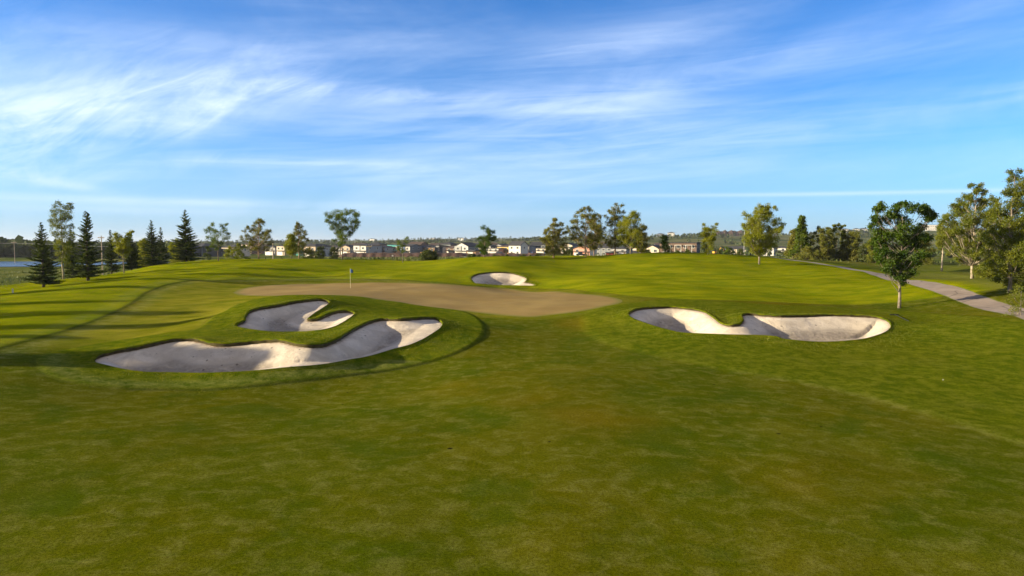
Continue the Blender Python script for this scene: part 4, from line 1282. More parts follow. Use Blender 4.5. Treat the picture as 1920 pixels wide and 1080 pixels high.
ROOFT = simple('green_roof_membrane', (0.10, 0.42, 0.38), 0.8, 0.1); GLASS = simple('window_glass', (0.03, 0.04, 0.055), 0.12, 0.1, spec=0.8)
TRIM = simple('white_trim', (0.72, 0.71, 0.69), 0.6, 0.05); GDOOR = simple('garage_door_panels', (0.66, 0.65, 0.63), 0.6, 0.05); DOORM = simple('entry_door_paint', (0.10, 0.06, 0.045), 0.5, 0.1)
RM = {'d': ROOF, 'b': ROOFB, 't': ROOFT}


def house(px, Y, wf, dp, h, label, front='white', side=None, roof='gable', rm='d', yaw=-32, garage=True, kind='house', porch=True, upper=None, rh=1.9, cat='house', group='new houses behind the course', base=None, wins=3):
    side = side or front
    p = at(px, 470, Y)
    z = float(H0(p[0], Y)) if base is None else base
    r = empty(kind, (p[0], Y, z), math.radians(yaw))
    tag(r, label, cat, group)
    if group == 'new houses behind the course': h, rh = h * 0.90, rh * 0.85
    hw, hd = wf / 2, dp / 2
    # side and rear walls, front wall as their own parts
    b = MB()
    b.box(hw - 0.25, hw, -hd + 0.25, hd, 0, h).box(-hw, -hw + 0.25, -hd + 0.25, hd, 0, h)
    if roof == 'gable': b.prism([(-hw + 0.25, 0), (hw - 0.25, 0), (hw - 0.25, h), (0, h + rh * 0.97), (-hw + 0.25, h)], hd - 0.25, hd)
    else: b.box(-hw + 0.25, hw - 0.25, hd - 0.25, hd, 0, h)
    if roof == 'side':
        for xs in (-hw, hw):
            s = 0.25 if xs < 0 else -0.25
            b.poly([(xs, -hd, h), (xs, hd, h), (xs, 0, h + rh)]); b.poly([(xs + s, hd, h), (xs + s, -hd, h), (xs + s, 0, h + rh)])
    b.build('side_wall', WM[side], r)
    b = MB()
    if roof == 'gable': b.prism([(-hw, 0), (hw, 0), (hw, h), (0, h + rh), (-hw, h)], -hd, -hd + 0.25)
    else: b.box(-hw, hw, -hd, -hd + 0.25, 0, h)
    b.build('front_wall', WM[front], r)
    if upper:
        b = MB(); b.box(-hw - 0.05, 0.1, -hd - 0.35, -hd - 0.003, h * 0.52, h * 1.02); b.build('upper_bay', WM[upper], r)
    o = 0.45
    b = MB()
    if roof == 'gable':
        zz = h - o * rh / hw
        for s in (-1, 1):
            P = [(s * (hw + o), -hd - o, zz), (s * (hw + o), hd + o, zz), (0, hd + o, h + rh), (0, -hd - o, h + rh)]
            b.poly([(x, y, z_ + 0.05) for x, y, z_ in P]); b.poly([(x, y, z_ + 0.27) for x, y, z_ in P])
            b.poly([P[0], P[3], (0, -hd - o, h + rh + 0.27), (P[0][0], P[0][1], zz + 0.27)])
            b.poly([P[1], P[0], (P[0][0], P[0][1], zz + 0.27), (P[1][0], P[1][1], zz + 0.27)])
    elif roof == 'side':
        zz = h - o * rh / hd
        for s in (-1, 1):
            P = [(-hw - o, s * (hd + o), zz), (hw + o, s * (hd + o), zz), (hw + o, 0, h + rh), (-hw - o, 0, h + rh)]
            b.poly([(x, y, z_ + 0.05) for x, y, z_ in P]); b.poly([(x, y, z_ + 0.27) for x, y, z_ in P])
            b.poly([P[0], P[1], (P[1][0], P[1][1], zz + 0.27), (P[0][0], P[0][1], zz + 0.27)])
            b.poly([P[1], P[2], (hw + o, 0, h + rh + 0.27), (P[1][0], P[1][1], zz + 0.27)])
    elif roof == 'hip':
        q = min(hw, hd) * 0.95
        e = [(-hw - o, -hd - o), (hw + o, -hd - o), (hw + o, hd + o), (-hw - o, hd + o)]
        rdg = [(0, -hd + q), (0, hd - q)] if hd > hw else [(-hw + q, 0), (hw - q, 0)]
        E = [(x, y, h + 0.02) for x, y in e]; E2 = [(x, y, h + 0.24) for x, y in e]; A, Bp = [(x, y, h + rh) for x, y in rdg]
        for i in range(4): b.poly([E[i], E[(i + 1) % 4], E2[(i + 1) % 4], E2[i]])
        b.poly(E[::-1])
        if hd > hw: b.poly([E2[0], E2[1], A]); b.poly([E2[1], E2[2], Bp, A]); b.poly([E2[2], E2[3], Bp]); b.poly([E2[3], E2[0], A, Bp])
        else: b.poly([E2[0], E2[1], Bp, A]); b.poly([E2[1], E2[2], Bp]); b.poly([E2[2], E2[3], A, Bp]); b.poly([E2[3], E2[0], A])
    elif roof == 'shed':
        b.box(-hw - o, hw + o, -hd - o, hd + o, h + 0.003, h + 0.25)
        b.poly([(-hw, -hd, h + .25), (-hw, hd, h + .25), (-hw, hd, h + rh), (-hw, -hd, h + rh)])
        b.poly([(-hw - o, -hd - o, h + rh + .1), (hw + o, -hd - o, h + 0.35), (hw + o, hd + o, h + 0.35), (-hw - o, hd + o, h + rh + .1)])
        b.poly([(-hw, -hd, h + .25), (hw, -hd, h + .3), (-hw, -hd, h + rh)])
    else:
        b.box(-hw - 0.3, hw + 0.3, -hd - 0.3, hd + 0.3, h + 0.003, h + 0.45)
    b.build('roof', RM[rm], r)

    def window(x, zc, ww, hh, face='front'):
        f = MB(); g_ = MB()
        if face == 'front':
            y = -hd - (0.36 if (upper and x < 0 and zc > h * 0.5) else 0.01)
            f.box(x - ww / 2 - .12, x + ww / 2 + .12, y - 0.06, y, zc - hh / 2 - .12, zc + hh / 2 + .12)
            g_.box(x - ww / 2, x - 0.04, y - 0.075, y - 0.062, zc - hh / 2, zc + hh / 2).box(x + 0.04, x + ww / 2, y - 0.075, y - 0.062, zc - hh / 2, zc + hh / 2)
        else:
            s = 1 if face == 'right' else -1
            X = s * (hw + 0.01)
            a, c_ = sorted((X, X + s * 0.06)); a2, c2 = sorted((X + s * 0.062, X + s * 0.075))
            f.box(a, c_, x - ww / 2 - .12, x + ww / 2 + .12, zc - hh / 2 - .12, zc + hh / 2 + .12)
            g_.box(a2, c2, x - ww / 2, x + ww / 2, zc - hh / 2, zc + hh / 2)
        fo = f.build('window', TRIM, r)
        g_.build('pane', GLASS, fo)
    zu, zl = h * 0.76, h * 0.28
    nwin = max(1, int(wf // 3.4))
    for i in range(nwin if wins else 0):
        window(-hw + wf * (i + 0.5) / nwin, zu, 1.5, 1.3)
    if wins > 1:
        for yy in ([-hd * 0.5, hd * 0.4] if dp > 8 else [0]):
            window(yy, zu, 1.0, 1.1, 'right')
        window(-hd * 0.35, zu, 1.2, 1.2, 'left')
    if garage:
        gd = MB().box(-hw + 0.5, min(hw - 1.8, -hw + 5.4), -hd - 0.07, -hd - 0.003, 0.05, 2.45)
        gd.build('garage_door', GDOOR, r)
        MB().box(hw - 1.5, hw - 0.5, -hd - 0.07, -hd - 0.003, 0.1, 2.25).build('door', DOORM, r)
        if porch: MB().box(-hw - 0.2, hw + 0.2, -hd - 1.3, -hd - 0.003, 2.75, 3.05).build('porch_roof', RM[rm], r)
    else:
        for i in range(nwin if wins else 0): window(-hw + wf * (i + 0.5) / nwin, zl, 1.5, 1.4)
    return r


HY = 450
house(343, 380, 15, 12, 6.0, 'low dark house behind the crooked-tip spruce', 'slate', 'dark', 'hip', rh=2.4, garage=False)
house(382, 390, 15, 12, 6.3, 'dark hip-roofed house right of the crooked-tip spruce', 'slate', 'dark', 'hip', rh=2.2, garage=False)
house(441, 400, 12, 11, 5.6, 'cream house half hidden by shrubs, left of the broad pine', 'cream', 'cream', 'hip', rh=1.9)
house(518, 440, 9, 10, 5.4, 'white and grey house right of the broad pine', 'lgrey', 'grey', 'flat', garage=True)
house(537, 430, 7, 9, 6.3, 'narrow cream house with bare wood trim beside the yellow-green tree', 'cream', 'tan', 'hip', rh=1.0)
house(563, 430, 9, 9, 4.6, 'house clad in green sheathing behind the narrow pine', 'teal', 'teal', 'side', garage=False, wins=0, rh=1.2)
house(596, 395, 9.5, 12, 6.3, 'tan hip-roofed house with a raised dark roof, left of the heart-shaped maple', 'tan', 'grey', 'hip', rh=2.0)
house(628, 470, 8, 9, 5.6, 'brown-roofed house directly left of the heart-shaped maple', 'brown', 'brown', 'hip', 'b', rh=1.4)
house(640, 450, 7, 10, 5.2, 'white house behind the trunk of the heart-shaped maple', 'white', 'slate', 'hip', rh=1.2)
house(657, 440, 8, 9, 5.6, 'small tan gabled house right of the heart-shaped maple', 'tan', 'slate', 'gable', rh=1.4)
house(690, 430, 10, 14, 6.6, 'large white-fronted house with stacked dark roofs and a long grey side', 'white', 'grey', 'shed', upper='lgrey', rh=1.5)
house(724, 445, 8, 12, 5.6, 'tan-fronted house with a plain grey side wall', 'tan', 'grey', 'hip', rh=1.1)
house(742, 450, 8, 7, 6.0, 'cream and bare wood house behind the thin sapling', 'cream', 'orange', 'shed', 't', rh=1.2)
house(771, 440, 8, 12, 6.2, 'white house with blue wrap at its corner, right of the thin sapling', 'white', 'slate', 'side', upper='blue', rh=1.4)
house(792, 450, 8, 9, 5.0, 'grey gabled house behind the round dark bush', 'grey', 'dark', 'gable', rh=1.6)
house(812, 440, 9, 8, 5.2, 'dark framed flat-roofed house above the round dark bush', 'brown', 'dark', 'flat')
house(830, 455, 7, 9, 6.0, 'long unfinished white house with a sloping roof', 'white', 'lgrey', 'shed', yaw=20, wins=0, garage=False, rh=1.3)
house(855, 450, 9, 9, 4.9, 'low brown house left of the grey and white gabled house', 'brown', 'brown', 'side', 'b', rh=1.4)
house(875, 430, 10, 11, 6.3, 'grey and white gabled house with a steep dark roof left of the lopsided maple', 'lgrey', 'slate', 'gable', upper='grey', rh=2.6)
house(889, 400, 6, 6, 3.4, 'bare wood framed garage under construction left of the lopsided maple', 'orange', 'orange', 'flat', wins=0, garage=True)
house(931, 445, 8, 8, 4.6, 'white and red panelled house shell right of the lopsided maple', 'white', 'pink', 'flat', wins=1)
house(950, 450, 9, 9, 5.8, 'yellow insulated house shell with a brown roof', 'yellow', 'stone', 'hip', 'b', rh=1.3)
house(972, 420, 9.5, 7, 7.0, 'bright white house with a black side-gabled roof', 'white', 'white', 'side', yaw=-42, rh=2.6, porch=False, garage=False)
house(990, 460, 7, 8, 6.4, 'dark townhouse right of the bright white house', 'dark', 'slate', 'hip', rh=1.0, garage=False)
house(1001, 470, 6, 8, 6.2, 'darker narrow townhouse at the end of the row', 'slate', 'dark', 'flat', garage=False)
house(918, 480, 8, 9, 6.2, 'dark-roofed grey house behind the lopsided maple', 'grey', 'dark', 'hip', rh=1.4)
house(1020, 440, 7, 8, 4.6, 'cream shed-like house behind the bushy pine', 'cream', 'tan', 'flat')
house(1097, 380, 10, 9, 5.0, 'salmon and white house seen through the broad pine', 'pink', 'white', 'gable', rh=2.0)
house(1133, 420, 14, 10, 5.4, 'dark grey house behind the tallest slender pine', 'slate', 'slate', 'side', rh=2.0, garage=False)
house(1166, 390, 9, 9, 4.8, 'grey-green house right of the tallest slender pine', 'grey', 'slate', 'hip', rh=1.5)
house(1147, 340, 5.5, 3, 2.2, 'low red shed at the foot of the tallest slender pine', 'red', 'red', 'flat', wins=0, garage=False, kind='shed', cat='shed', group=None, yaw=-4)
house(1190, 400, 12, 10, 5.3, 'tan house behind the yellow-green tree', 'cream', 'tan', 'side', rh=1.9, garage=False)
house(1228, 360, 7.5, 9, 5.0, 'cream gabled house right of the dark dense pine', 'cream', 'stone', 'gable', rh=2.0, garage=False)
a1 = house(1275, 350, 18, 14, 7.2, 'dark flat-roofed apartment block with pale balcony frames', 'brown', 'dark', 'flat', kind='apartment_block', cat='building', garage=False, yaw=-22, group=None)
for i in range(3):
    b = MB(); x0 = -6.6 + i * 5.2
    b.box(x0, x0 + 3.2, -8.6, -7.07, 3.2, 3.4).box(x0, x0 + 3.2, -8.6, -7.07, 6.1, 6.3).box(x0, x0 + 0.2, -8.6, -8.4, 0, 3.2).box(x0 + 3.0, x0 + 3.2, -8.6, -8.4, 0, 3.2).box(x0, x0 + 0.2, -8.6, -8.4, 3.4, 6.1).box(x0 + 3.0, x0 + 3.2, -8.6, -8.4, 3.4, 6.1)
    b.build('balcony', TRIM, a1)
house(1382, 470, 14, 8, 3.6, 'long low cream building beyond the tall pole', 'cream', 'cream', 'side', rh=1.6, kind='building', cat='building', garage=False, group=None)
house(1442, 420, 7, 8, 5.0, 'white building seen through the right side of the full yellow-green tree', 'white', 'lgrey', 'gable', rh=1.2, garage=False)
house(1464, 450, 8, 8, 5.0, 'white house with a dark roof right of the full yellow-green tree', 'white', 'lgrey', 'hip', rh=1.4)
# houses on the skyline of the ridge
for i, (px, Y, wf, h, fr, rf, lab) in enumerate([
    (1238, 1345, 13, 6, 'slate', 'hip', 'dark roofed house on the ridge skyline above the cream gabled house'),
    (1258, 1345, 13, 7.5, 'white', 'hip', 'white house on the ridge skyline above the apartment block'),
    (1350, 1345, 14, 6.5, 'white', 'hip', 'white ridge house just right of the small slim tree'),
    (1376, 1345, 19, 6.5, 'white', 'flat', 'large white ridge house with two roof levels'),
    (1390, 1350, 10, 4, 'grey', 'flat', 'low grey ridge building right of the large white one'),
    (1582, 1345, 13, 7, 'white', 'hip', 'white house at the left end of the ridge row above the willows'),
    (1594, 1345, 11, 6, 'slate', 'flat', 'dark house between two white ones on the ridge'),
    (1604, 1345, 11, 7, 'white', 'hip', 'second white house in the ridge row'),
    (1617, 1345, 14, 7, 'lgrey', 'hip', 'grey house in the ridge row right of the willows'),
    (1632, 1350, 12, 6, 'tan', 'hip', 'tan house on the ridge left of the lone maple crown'),
    (1747, 1345, 26, 11, 'white', 'flat', 'large white multi-storey block on the ridge right of the lone maple'),
    (1762, 1350, 12, 8, 'grey', 'hip', 'grey roofed house beside the white block on the ridge'),
    (1000, 1345, 14, 5, 'lgrey', 'hip', 'pale house on the ridge above the dark townhouses'),
    (1014, 1345, 12, 5, 'slate', 'hip', 'dark house on the ridge left of the bushy pine top'),
    (1652, 1345, 12, 6, 'white', 'hip', 'white house glimpsed on the ridge behind the lone maple'),
]):
    house(px, Y, wf, 10, h, lab, fr, fr, rf, yaw=-25 + 7 * (i % 3), rh=1.8, garage=False, group='houses on the ridge skyline', wins=1)
# distant houses on the left hills
for i, (px, lab) in enumerate([(866, 'tiny pale house on the far hills above the grey and white gabled house'), (700, 'tiny pale house on the far hills left of the middle'), (812, 'tiny pale house on the far hills above the round bush')]):
    house(px, 2350, 22, 12, 7, lab, 'white', 'lgrey', 'hip', garage=False, group='tiny houses on the far hills', wins=0)

HB = [(650, 'tan', 'hip', 'dark-roofed tan house in the second row, beside the small tan gabled house'), (676, 'grey', 'side', 'grey house in the second row, above the parked white pickup'), (706, 'brown', 'hip', 'brown house showing over the large white-fronted house'),
      (734, 'slate', 'gable', 'dark gabled house peeping between the tan-fronted and bare wood houses'), (757, 'grey', 'hip', 'grey hip-roofed house directly behind the thin sapling'), (784, 'dark', 'side', 'dark-roofed house behind the one with blue wrap'),
      (803, 'tan', 'hip', 'tan house behind the grey gabled house'), (821, 'brown', 'side', 'brown house between the flat-roofed frame and the long white house'), (842, 'slate', 'hip', 'slate-coloured house behind the long unfinished white house'),
      (864, 'dark', 'hip', 'dark house in the second row left of the steep-roofed gabled house'), (897, 'tan', 'side', 'tan second-row house just left of the lopsided maple'), (925, 'slate', 'hip', 'slate-roofed house behind the white and red shell'),
      (942, 'grey', 'gable', 'grey gabled house behind the yellow shell'), (959, 'brown', 'hip', 'brown second-row house left of the bright white house'), (1012, 'slate', 'side', 'slate house past the end of the townhouses'), (1050, 'tan', 'hip', 'tan house between the bushy pine and the broadest pine'), (1068, 'cream', 'gable', 'cream gabled house left of the broadest pine trunk'), (1120, 'brown', 'side', 'brown-walled house behind the two joined pines'), (1208, 'brown', 'hip', 'brown hip-roofed house left of the cream gabled one'), (1240, 'slate', 'side', 'slate house behind the little dark green tree'),
      (474, 'tan', 'hip', 'tan house behind the broad ragged pine'), (498, 'grey', 'side', 'grey house left of the plain pale pole'), (583, 'slate', 'hip', 'slate house behind the narrow blue-green pine')]
for i, (px, m_, rf, lab) in enumerate(HB):
    house(px, 500 + 12 * (i % 4), 9 + (i % 3), 11, 6.0 + 0.7 * (i % 3), lab, m_, ['grey', 'slate', 'brown'][i % 3], rf, 'db'[i % 2], yaw=-32 + 9 * (i % 4), rh=1.6 + 0.3 * (i % 3), garage=False)

# bare earth bank in front of the houses
def bank(name, p0, p1, Y, ztop, zb, mat, label, seed, dep=9):
    n = 90
    r_ = np.random.default_rng(seed)
    V = []; k = Y / FOC
    xs_ = np.linspace((p0 - 960) * k, (p1 - 960) * k, n)
    prof = [(-dep / 2, 0), (-dep * 0.30, 0.75), (-dep * 0.12, 1.0), (dep * 0.15, 0.95), (dep * 0.5, 0)]
    jit = 1 + 0.10 * wavy(xs_, xs_ * 0, 7, seed)
    taper = np.minimum(1, np.minimum(np.arange(n), n - 1 - np.arange(n)) / 5)
    for (dy, f) in prof:
        for i in range(n):
            V.append((xs_[i], Y + dy + 0.3 * math.sin(i), zb - 0.3 + (ztop - zb + 0.3) * f * jit[i] * taper[i]))
    F = [(r * n + i, r * n + i + 1, (r + 1) * n + i + 1, (r + 1) * n + i) for r in range(4) for i in range(n - 1)]
    o = link(bpy.data.objects.new(name, mesh_np(name, np.array(V), np.array(F), [mat], True)))
    return tag(o, label, kind='structure')
EARTH = simple('dark_earth', (0.085, 0.050, 0.040), 1.0, 0.3, 0.6, bump=0.5)
bank('bare_earth', 634, 880, 330, 2.0, 0.2, EARTH, 'bank of dark bare earth before the new houses', 3)
bank('bare_earth', 830, 1030, 340, 1.6, 0.2, EARTH, 'lower bank of dark earth before the right part of the new houses', 4)
RIDGE_EARTH = simple('brown_ridge_earth', (0.075, 0.050, 0.045), 1.0, 0.2, 0.05)
bank('ridge_earth', 1338, 1405, 1318, 31.5, 18.0, RIDGE_EARTH, 'brown earth cutting below the white ridge houses', 5, 26)

# ------------------------------------------------------------------ small things
WOOD = simple('weathered_timber', (0.42, 0.34, 0.26), 0.8, 0.2, 8); METAL = simple('galvanised_steel', (0.55, 0.55, 0.55), 0.4, 0.1, metal=0.6); BLACK = simple('black_plastic', (0.02, 0.02, 0.022), 0.5, 0.2)
def pole(px, Y, top, label, bar=0.0, col=WOOD, kind='utility_pole', r=0.12):
    p = at(px, 470, Y); z = gz(p[0], Y) if Y < 300 else float(H0(p[0], Y)); h = at(px, top, Y)[2] - z
    o = empty(kind, (p[0], Y, z)); tag(o, label, 'pole')
    MB().tube([(0, 0, -0.2), (0, 0, h * 0.5), (0, 0, h)], [r, r * 0.85, r * 0.7], 8).build('post', col, o)
    if bar:
        MB().box(-bar / 2, bar / 2, -0.06 - r, -r * 0.9, h - 0.45, h - 0.28).build('crossbar', col, o)
        for s in (-0.42, 0.42): MB().tube([(bar * s, -r, h - 0.28), (bar * s, -r, h - 0.1)], [0.05, 0.03], 6).build('insulator', METAL, o)
    return o
pole(27, 300, 453, 'wooden power pole on the far bank of the pond', 2.4)
pole(191, 130, 442, 'pale power pole right of the twin-topped spruce', 1.2, r=0.11)
pole(512, 150, 453, 'plain pale pole right of the broad ragged pine', r=0.14)
pole(692, 122, 458, 'thin timber pole with a short crossbar right of the heart-shaped maple', 1.1, r=0.06)
pole(1395, 170, 433, 'tall slim pole left of the full yellow-green tree', r=0.09, col=METAL, kind='lamp_post')
wp = [at(x, y, 300) for x, y in ((-60, 457), (27, 456), (120, 459), (230, 464))]
tag(MB().tube([tuple(q) for q in wp], [0.05] * 4, 4).build('power_line', simple('pale_cable', (0.4, 0.4, 0.4), 0.5)), 'power line strung from the pole beyond the pond', 'cable')

# flagstick and hole
fx, fy = 0, 0
q = hit(657, 540); z = gz(*q)
fl = empty('flagstick', (q[0], q[1], z)); tag(fl, 'flagstick with a small blue flag standing on the putting green', 'flagstick')
MB().tube([(0, 0, -0.1), (0, 0, 2.15)], [0.017, 0.014], 8).build('pole', simple('cream_pole_paint', (0.75, 0.68, 0.45), 0.4), fl)
fb = MB()
cols = 8
for i in range(cols):
    def fp(u, zf): return (0.02 + 0.30 * u + 0.0, -0.06 * math.sin(u * 4) - 0.05 * u, 2.12 - zf - 0.16 * u)
    u0, u1 = i / cols, (i + 1) / cols
    hh = lambda u: 0.42 * (1 - 0.25 * u)
    fb.poly([fp(u0, hh(u0)), fp(u1, hh(u1)), fp(u1, 0), fp(u0, 0)])
fo = fb.build('flag', simple('blue_flag_cloth', (0.010, 0.07, 0.22), 0.7), fl)
sm = fo.modifiers.new('cloth_thickness', 'SOLIDIFY'); sm.thickness = 0.006
mb = MB(); t = [2 * math.pi * k / 20 for k in range(20)]
mb.poly([(0.055 * math.cos(a), 0.055 * math.sin(a), 0.006) for a in t])
mb.build('cup', BLACK, fl)

# bunker rake
q = hit(1677, 593); z = gz(*q)
rk = empty('bunker_rake', (q[0], q[1], z), math.radians(4)); tag(rk, 'black bunker rake lying on the grass right of the kidney-shaped bunker', 'rake')
b = MB().box(-0.36, 0.36, -0.035, 0.035, 0.045, 0.10)
for i in range(13): b.box(-0.35 + i * 0.058, -0.335 + i * 0.058, -0.03, -0.015, -0.02, 0.045)
b.build('head', BLACK, rk)
q2 = hit(1691, 605); d = q2 - q; zz = gz(*q2) - z
MB().tube([(0, 0, 0.09), (d[0] * 0.5, d[1] * 0.5, zz * 0.5 + 0.07), (d[0], d[1], zz + 0.05)], [0.018] * 3, 8).build('handle', BLACK, rk)
# golf ball, stake
q = hit(1768, 716)
bm_ = MB()
import bmesh
me = bpy.data.meshes.new('golf_ball'); bb = bmesh.new(); bmesh.ops.create_icosphere(bb, subdivisions=3, radius=0.0215); bb.to_mesh(me); bb.free()
me.materials.append(simple('ball_white', (0.8, 0.8, 0.8), 0.3, 0.02))
gb = link(bpy.data.objects.new('golf_ball', me)); gb.location = (q[0], q[1], gz(*q) + 0.03); tag(gb, 'white golf ball lying in the rough below the right bunker', 'ball')
q = hit(24, 550); ys_ = empty('marker_stake', (q[0], q[1], gz(*q))); tag(ys_, 'short white marker stake on the left field below the spruces', 'stake')
MB().box(-0.05, 0.05, -0.05, 0.05, -0.1, 0.42).build('post', WM['white'], ys_); MB().poly([(-0.05, -0.05, 0.42), (0.05, -0.05, 0.42), (0.05, 0.05, 0.42), (-0.05, 0.05, 0.42)]) 
MB().tube([(0, 0, 0.42), (0, 0, 0.50)], [0.06, 0.01], 4).build('cap', WM['white'], ys_)


def sign(px, Y, py, w_, h_, label):
    p = at(px, py, Y); z = float(H0(p[0], Y - 6))
    o = empty('site_sign', (p[0], Y, z)); tag(o, label, 'sign')
    hz = p[2] - z
    MB().box(-w_ / 2, w_ / 2, -0.04, 0.04, hz - h_ / 2, hz + h_ / 2).build('panel', WM['white'], o)
    for s in (-1, 1): MB().box(s * w_ * 0.4 - 0.05, s * w_ * 0.4 + 0.05, 0.043, 0.14, -0.2, hz + h_ / 2).build('post', WOOD, o)
sign(871, 318, 483, 1.3, 1.0, 'blank white site board in front of the dark earth, right one')
sign(736, 318, 479.5, 0.7, 0.7, 'small white site board in front of the dark earth left of the sapling')

# vehicles and building material at the site
def vehicle(px, Y, label, body, name='pickup_truck', L=5.4, cab=(0.1, 0.55), yaw=0, h=1.0, cat='truck'):
    p = at(px, 470, Y); z = max(float(H0(p[0], Y)), 0)
    o = empty(name, (p[0], Y, z + 0.0), math.radians(yaw)); tag(o, label, cat, 'vehicles at the building site')
    b = MB(); b.box(-L / 2, L / 2, -0.95, 0.95, 0.45, 0.45 + h * 0.62); b.build('body', body, o)
    x0, x1 = -L / 2 + L * cab[0], -L / 2 + L * cab[1]
    zc = 0.45 + h * 0.62; b = MB()
    for (xa, xb, za, zb_) in ((x0, x1, zc + 0.003, zc + 0.75),):
        P = [(xa, -0.88, za), (xb, -0.88, za), (xb, 0.88, za), (xa, 0.88, za), (xa + 0.45, -0.75, zb_), (xb - 0.3, -0.75, zb_), (xb - 0.3, 0.75, zb_), (xa + 0.45, 0.75, zb_)]
        for f in ((3, 2, 1, 0), (4, 5, 6, 7), (0, 1, 5, 4), (1, 2, 6, 5), (2, 3, 7, 6), (3, 0, 4, 7)): b.poly([P[i] for i in f])
    b.build('cab', GLASS, o)
    MB().box(x0 + 0.43, x1 - 0.28, -0.78, 0.78, zc + 0.753, zc + 0.80).build('roof', body, o)
    for sx in (-L * 0.32, L * 0.32):
        for sy in (-0.9, 0.9): MB().tube([(sx, sy - 0.13, 0.36), (sx, sy + 0.13, 0.36)], [0.36, 0.36], 14).build('wheel', BLACK, o)
    return o
VW = simple('white_car_paint', (0.75, 0.75, 0.75), 0.3, 0.03); VR = simple('red_car_paint', (0.40, 0.05, 0.03), 0.3, 0.05); VB = simple('dark_car_paint', (0.03, 0.035, 0.05), 0.3, 0.05); VY_ = simple('yellow_machine_paint', (0.65, 0.33, 0.04), 0.4, 0.08)
for (px, Y, lab, m_, nm_) in [(667, 360, 'white pickup parked below the small tan gabled house', VW, 'pickup_truck'), (908, 372, 'red van beside the white and red house shell', VR, 'delivery_van'),
                             (938, 365, 'white van parked under the yellow house shell', VW, 'delivery_van'), (1003, 378, 'red pickup parked before the dark townhouses', VR, 'pickup_truck'), (1026, 372, 'white pickup behind the bushy pine', VW, 'pickup_truck'),
                             (1090, 352, 'dark car parked before the salmon house', VB, 'parked_car'), (706, 372, 'dark car parked by the large white-fronted house', VB, 'parked_car')]:
    vehicle(px, Y, lab, m_, nm_, L=5.2, cab=(0.02, 0.75) if 'van' in nm_ else (0.15, 0.6), h=1.2, yaw=RNG.uniform(-25, 25), cat=nm_.split('_')[1])


def excavator(px, Y, label):
    p = at(px, 470, Y); o = empty('excavator', (p[0], Y, max(0, float(H0(p[0], Y))) ), math.radians(15)); tag(o, label, 'excavator', 'vehicles at the building site')
    b = MB()
    for sy in (-1.1, 1.1): b.tube([(-1.7, sy, 0.4), (1.7, sy, 0.4)], [0.4, 0.4], 8)
    b.build('tracks', BLACK, o)
    MB().box(-1.8, 1.2, -1.1, 1.1, 0.85, 1.9).build('body', VY_, o)
    MB().box(0.1, 1.5, -1.05, -0.1, 1.903, 2.9).build('cab', GLASS, o)
    MB().tube([(1.2, 0.3, 1.5), (3.2, 0.3, 4.0), (5.0, 0.3, 3.2)], [0.25, 0.22, 0.15], 6).build('boom', VY_, o)
    MB().tube([(5.0, 0.3, 3.2), (5.3, 0.3, 1.2)], [0.16, 0.12], 6).build('arm', VY_, o)
    MB().box(4.9, 5.8, -0.2, 0.8, 0.5, 1.15).build('bucket', BLACK, o)
excavator(795, 362, 'orange excavator at work behind the dark earth bank, left of the round bush')
excavator(1343, 400, 'yellow excavator near the small slim tree on the right')


def stack(px, Y, w_, label, mat):
    p = at(px, 470, Y); o = empty('lumber_stack', (p[0], Y, max(0, float(H0(p[0], Y)))), RNG.uniform(-0.5, 0.5)); tag(o, label, 'lumber', 'material stacks at the building site')
    b = MB()
    for l in range(4):
        for i in range(5): b.box(-w_ / 2 + RNG.uniform(-.15, .15), w_ / 2, -1 + i * 0.4, -1 + i * 0.4 + 0.36, 0.15 + l * 0.34, 0.15 + l * 0.34 + 0.30)
    b.build('planks', mat, o)
    MB().box(-w_ * 0.35, -w_ * 0.3, -1.05, 1.05, 0, 0.147).box(w_ * 0.3, w_ * 0.35, -1.05, 1.05, 0, 0.147).build('bearers', WOOD, o)
LUM = simple('fresh_lumber', (0.62, 0.42, 0.24), 0.8, 0.2, 5)
for (px, Y, w_, lab, m_) in [(710, 366, 4.5, 'stack of planks by the tan-fronted house', LUM), (752, 360, 4, 'stack of planks behind the sapling', LUM), (822, 358, 5, 'pale stack of boards below the unfinished white house', WM['cream']),
                            (843, 356, 4, 'stack of boards left of the low brown house', LUM), (862, 358, 5, 'stack of white boards below the grey and white gabled house', WM['white']), (914, 362, 3, 'white wrapped stack right of the lopsided maple', WM['white']),
                            (958, 366, 4, 'orange stack of sheathing before the bright white house', WM['orange']), (998, 360, 3.5, 'stack of red brick pallets before the townhouses', WM['pink']), (1012, 362, 3.2, 'pale stack of planks left of the bushy pine', LUM), (776, 358, 3, 'blue wrapped stack below the house with blue wrap', WM['blue'])]:
    stack(px, Y, w_, lab, m_)

# ------------------------------------------------------------------ air
def haze():
    m = bpy.data.materials.new('haze_air'); m.use_nodes = True; g = N(m.node_tree)
    v = g.new('ShaderNodeVolumePrincipled'); v.inputs['Color'].default_value = (0.80, 0.88, 1.0, 1); v.inputs['Density'].default_value = 0.00008; v.inputs['Anisotropy'].default_value = 0.2
    o = g.new('ShaderNodeOutputMaterial'); g.put(o.inputs['Volume'], v.outputs[0])
    b = MB().box(-9600, 9600, -1700, 9900, -6, 90).build('haze', m)
    tag(b, 'thin summer haze over the land', kind='stuff')
haze()

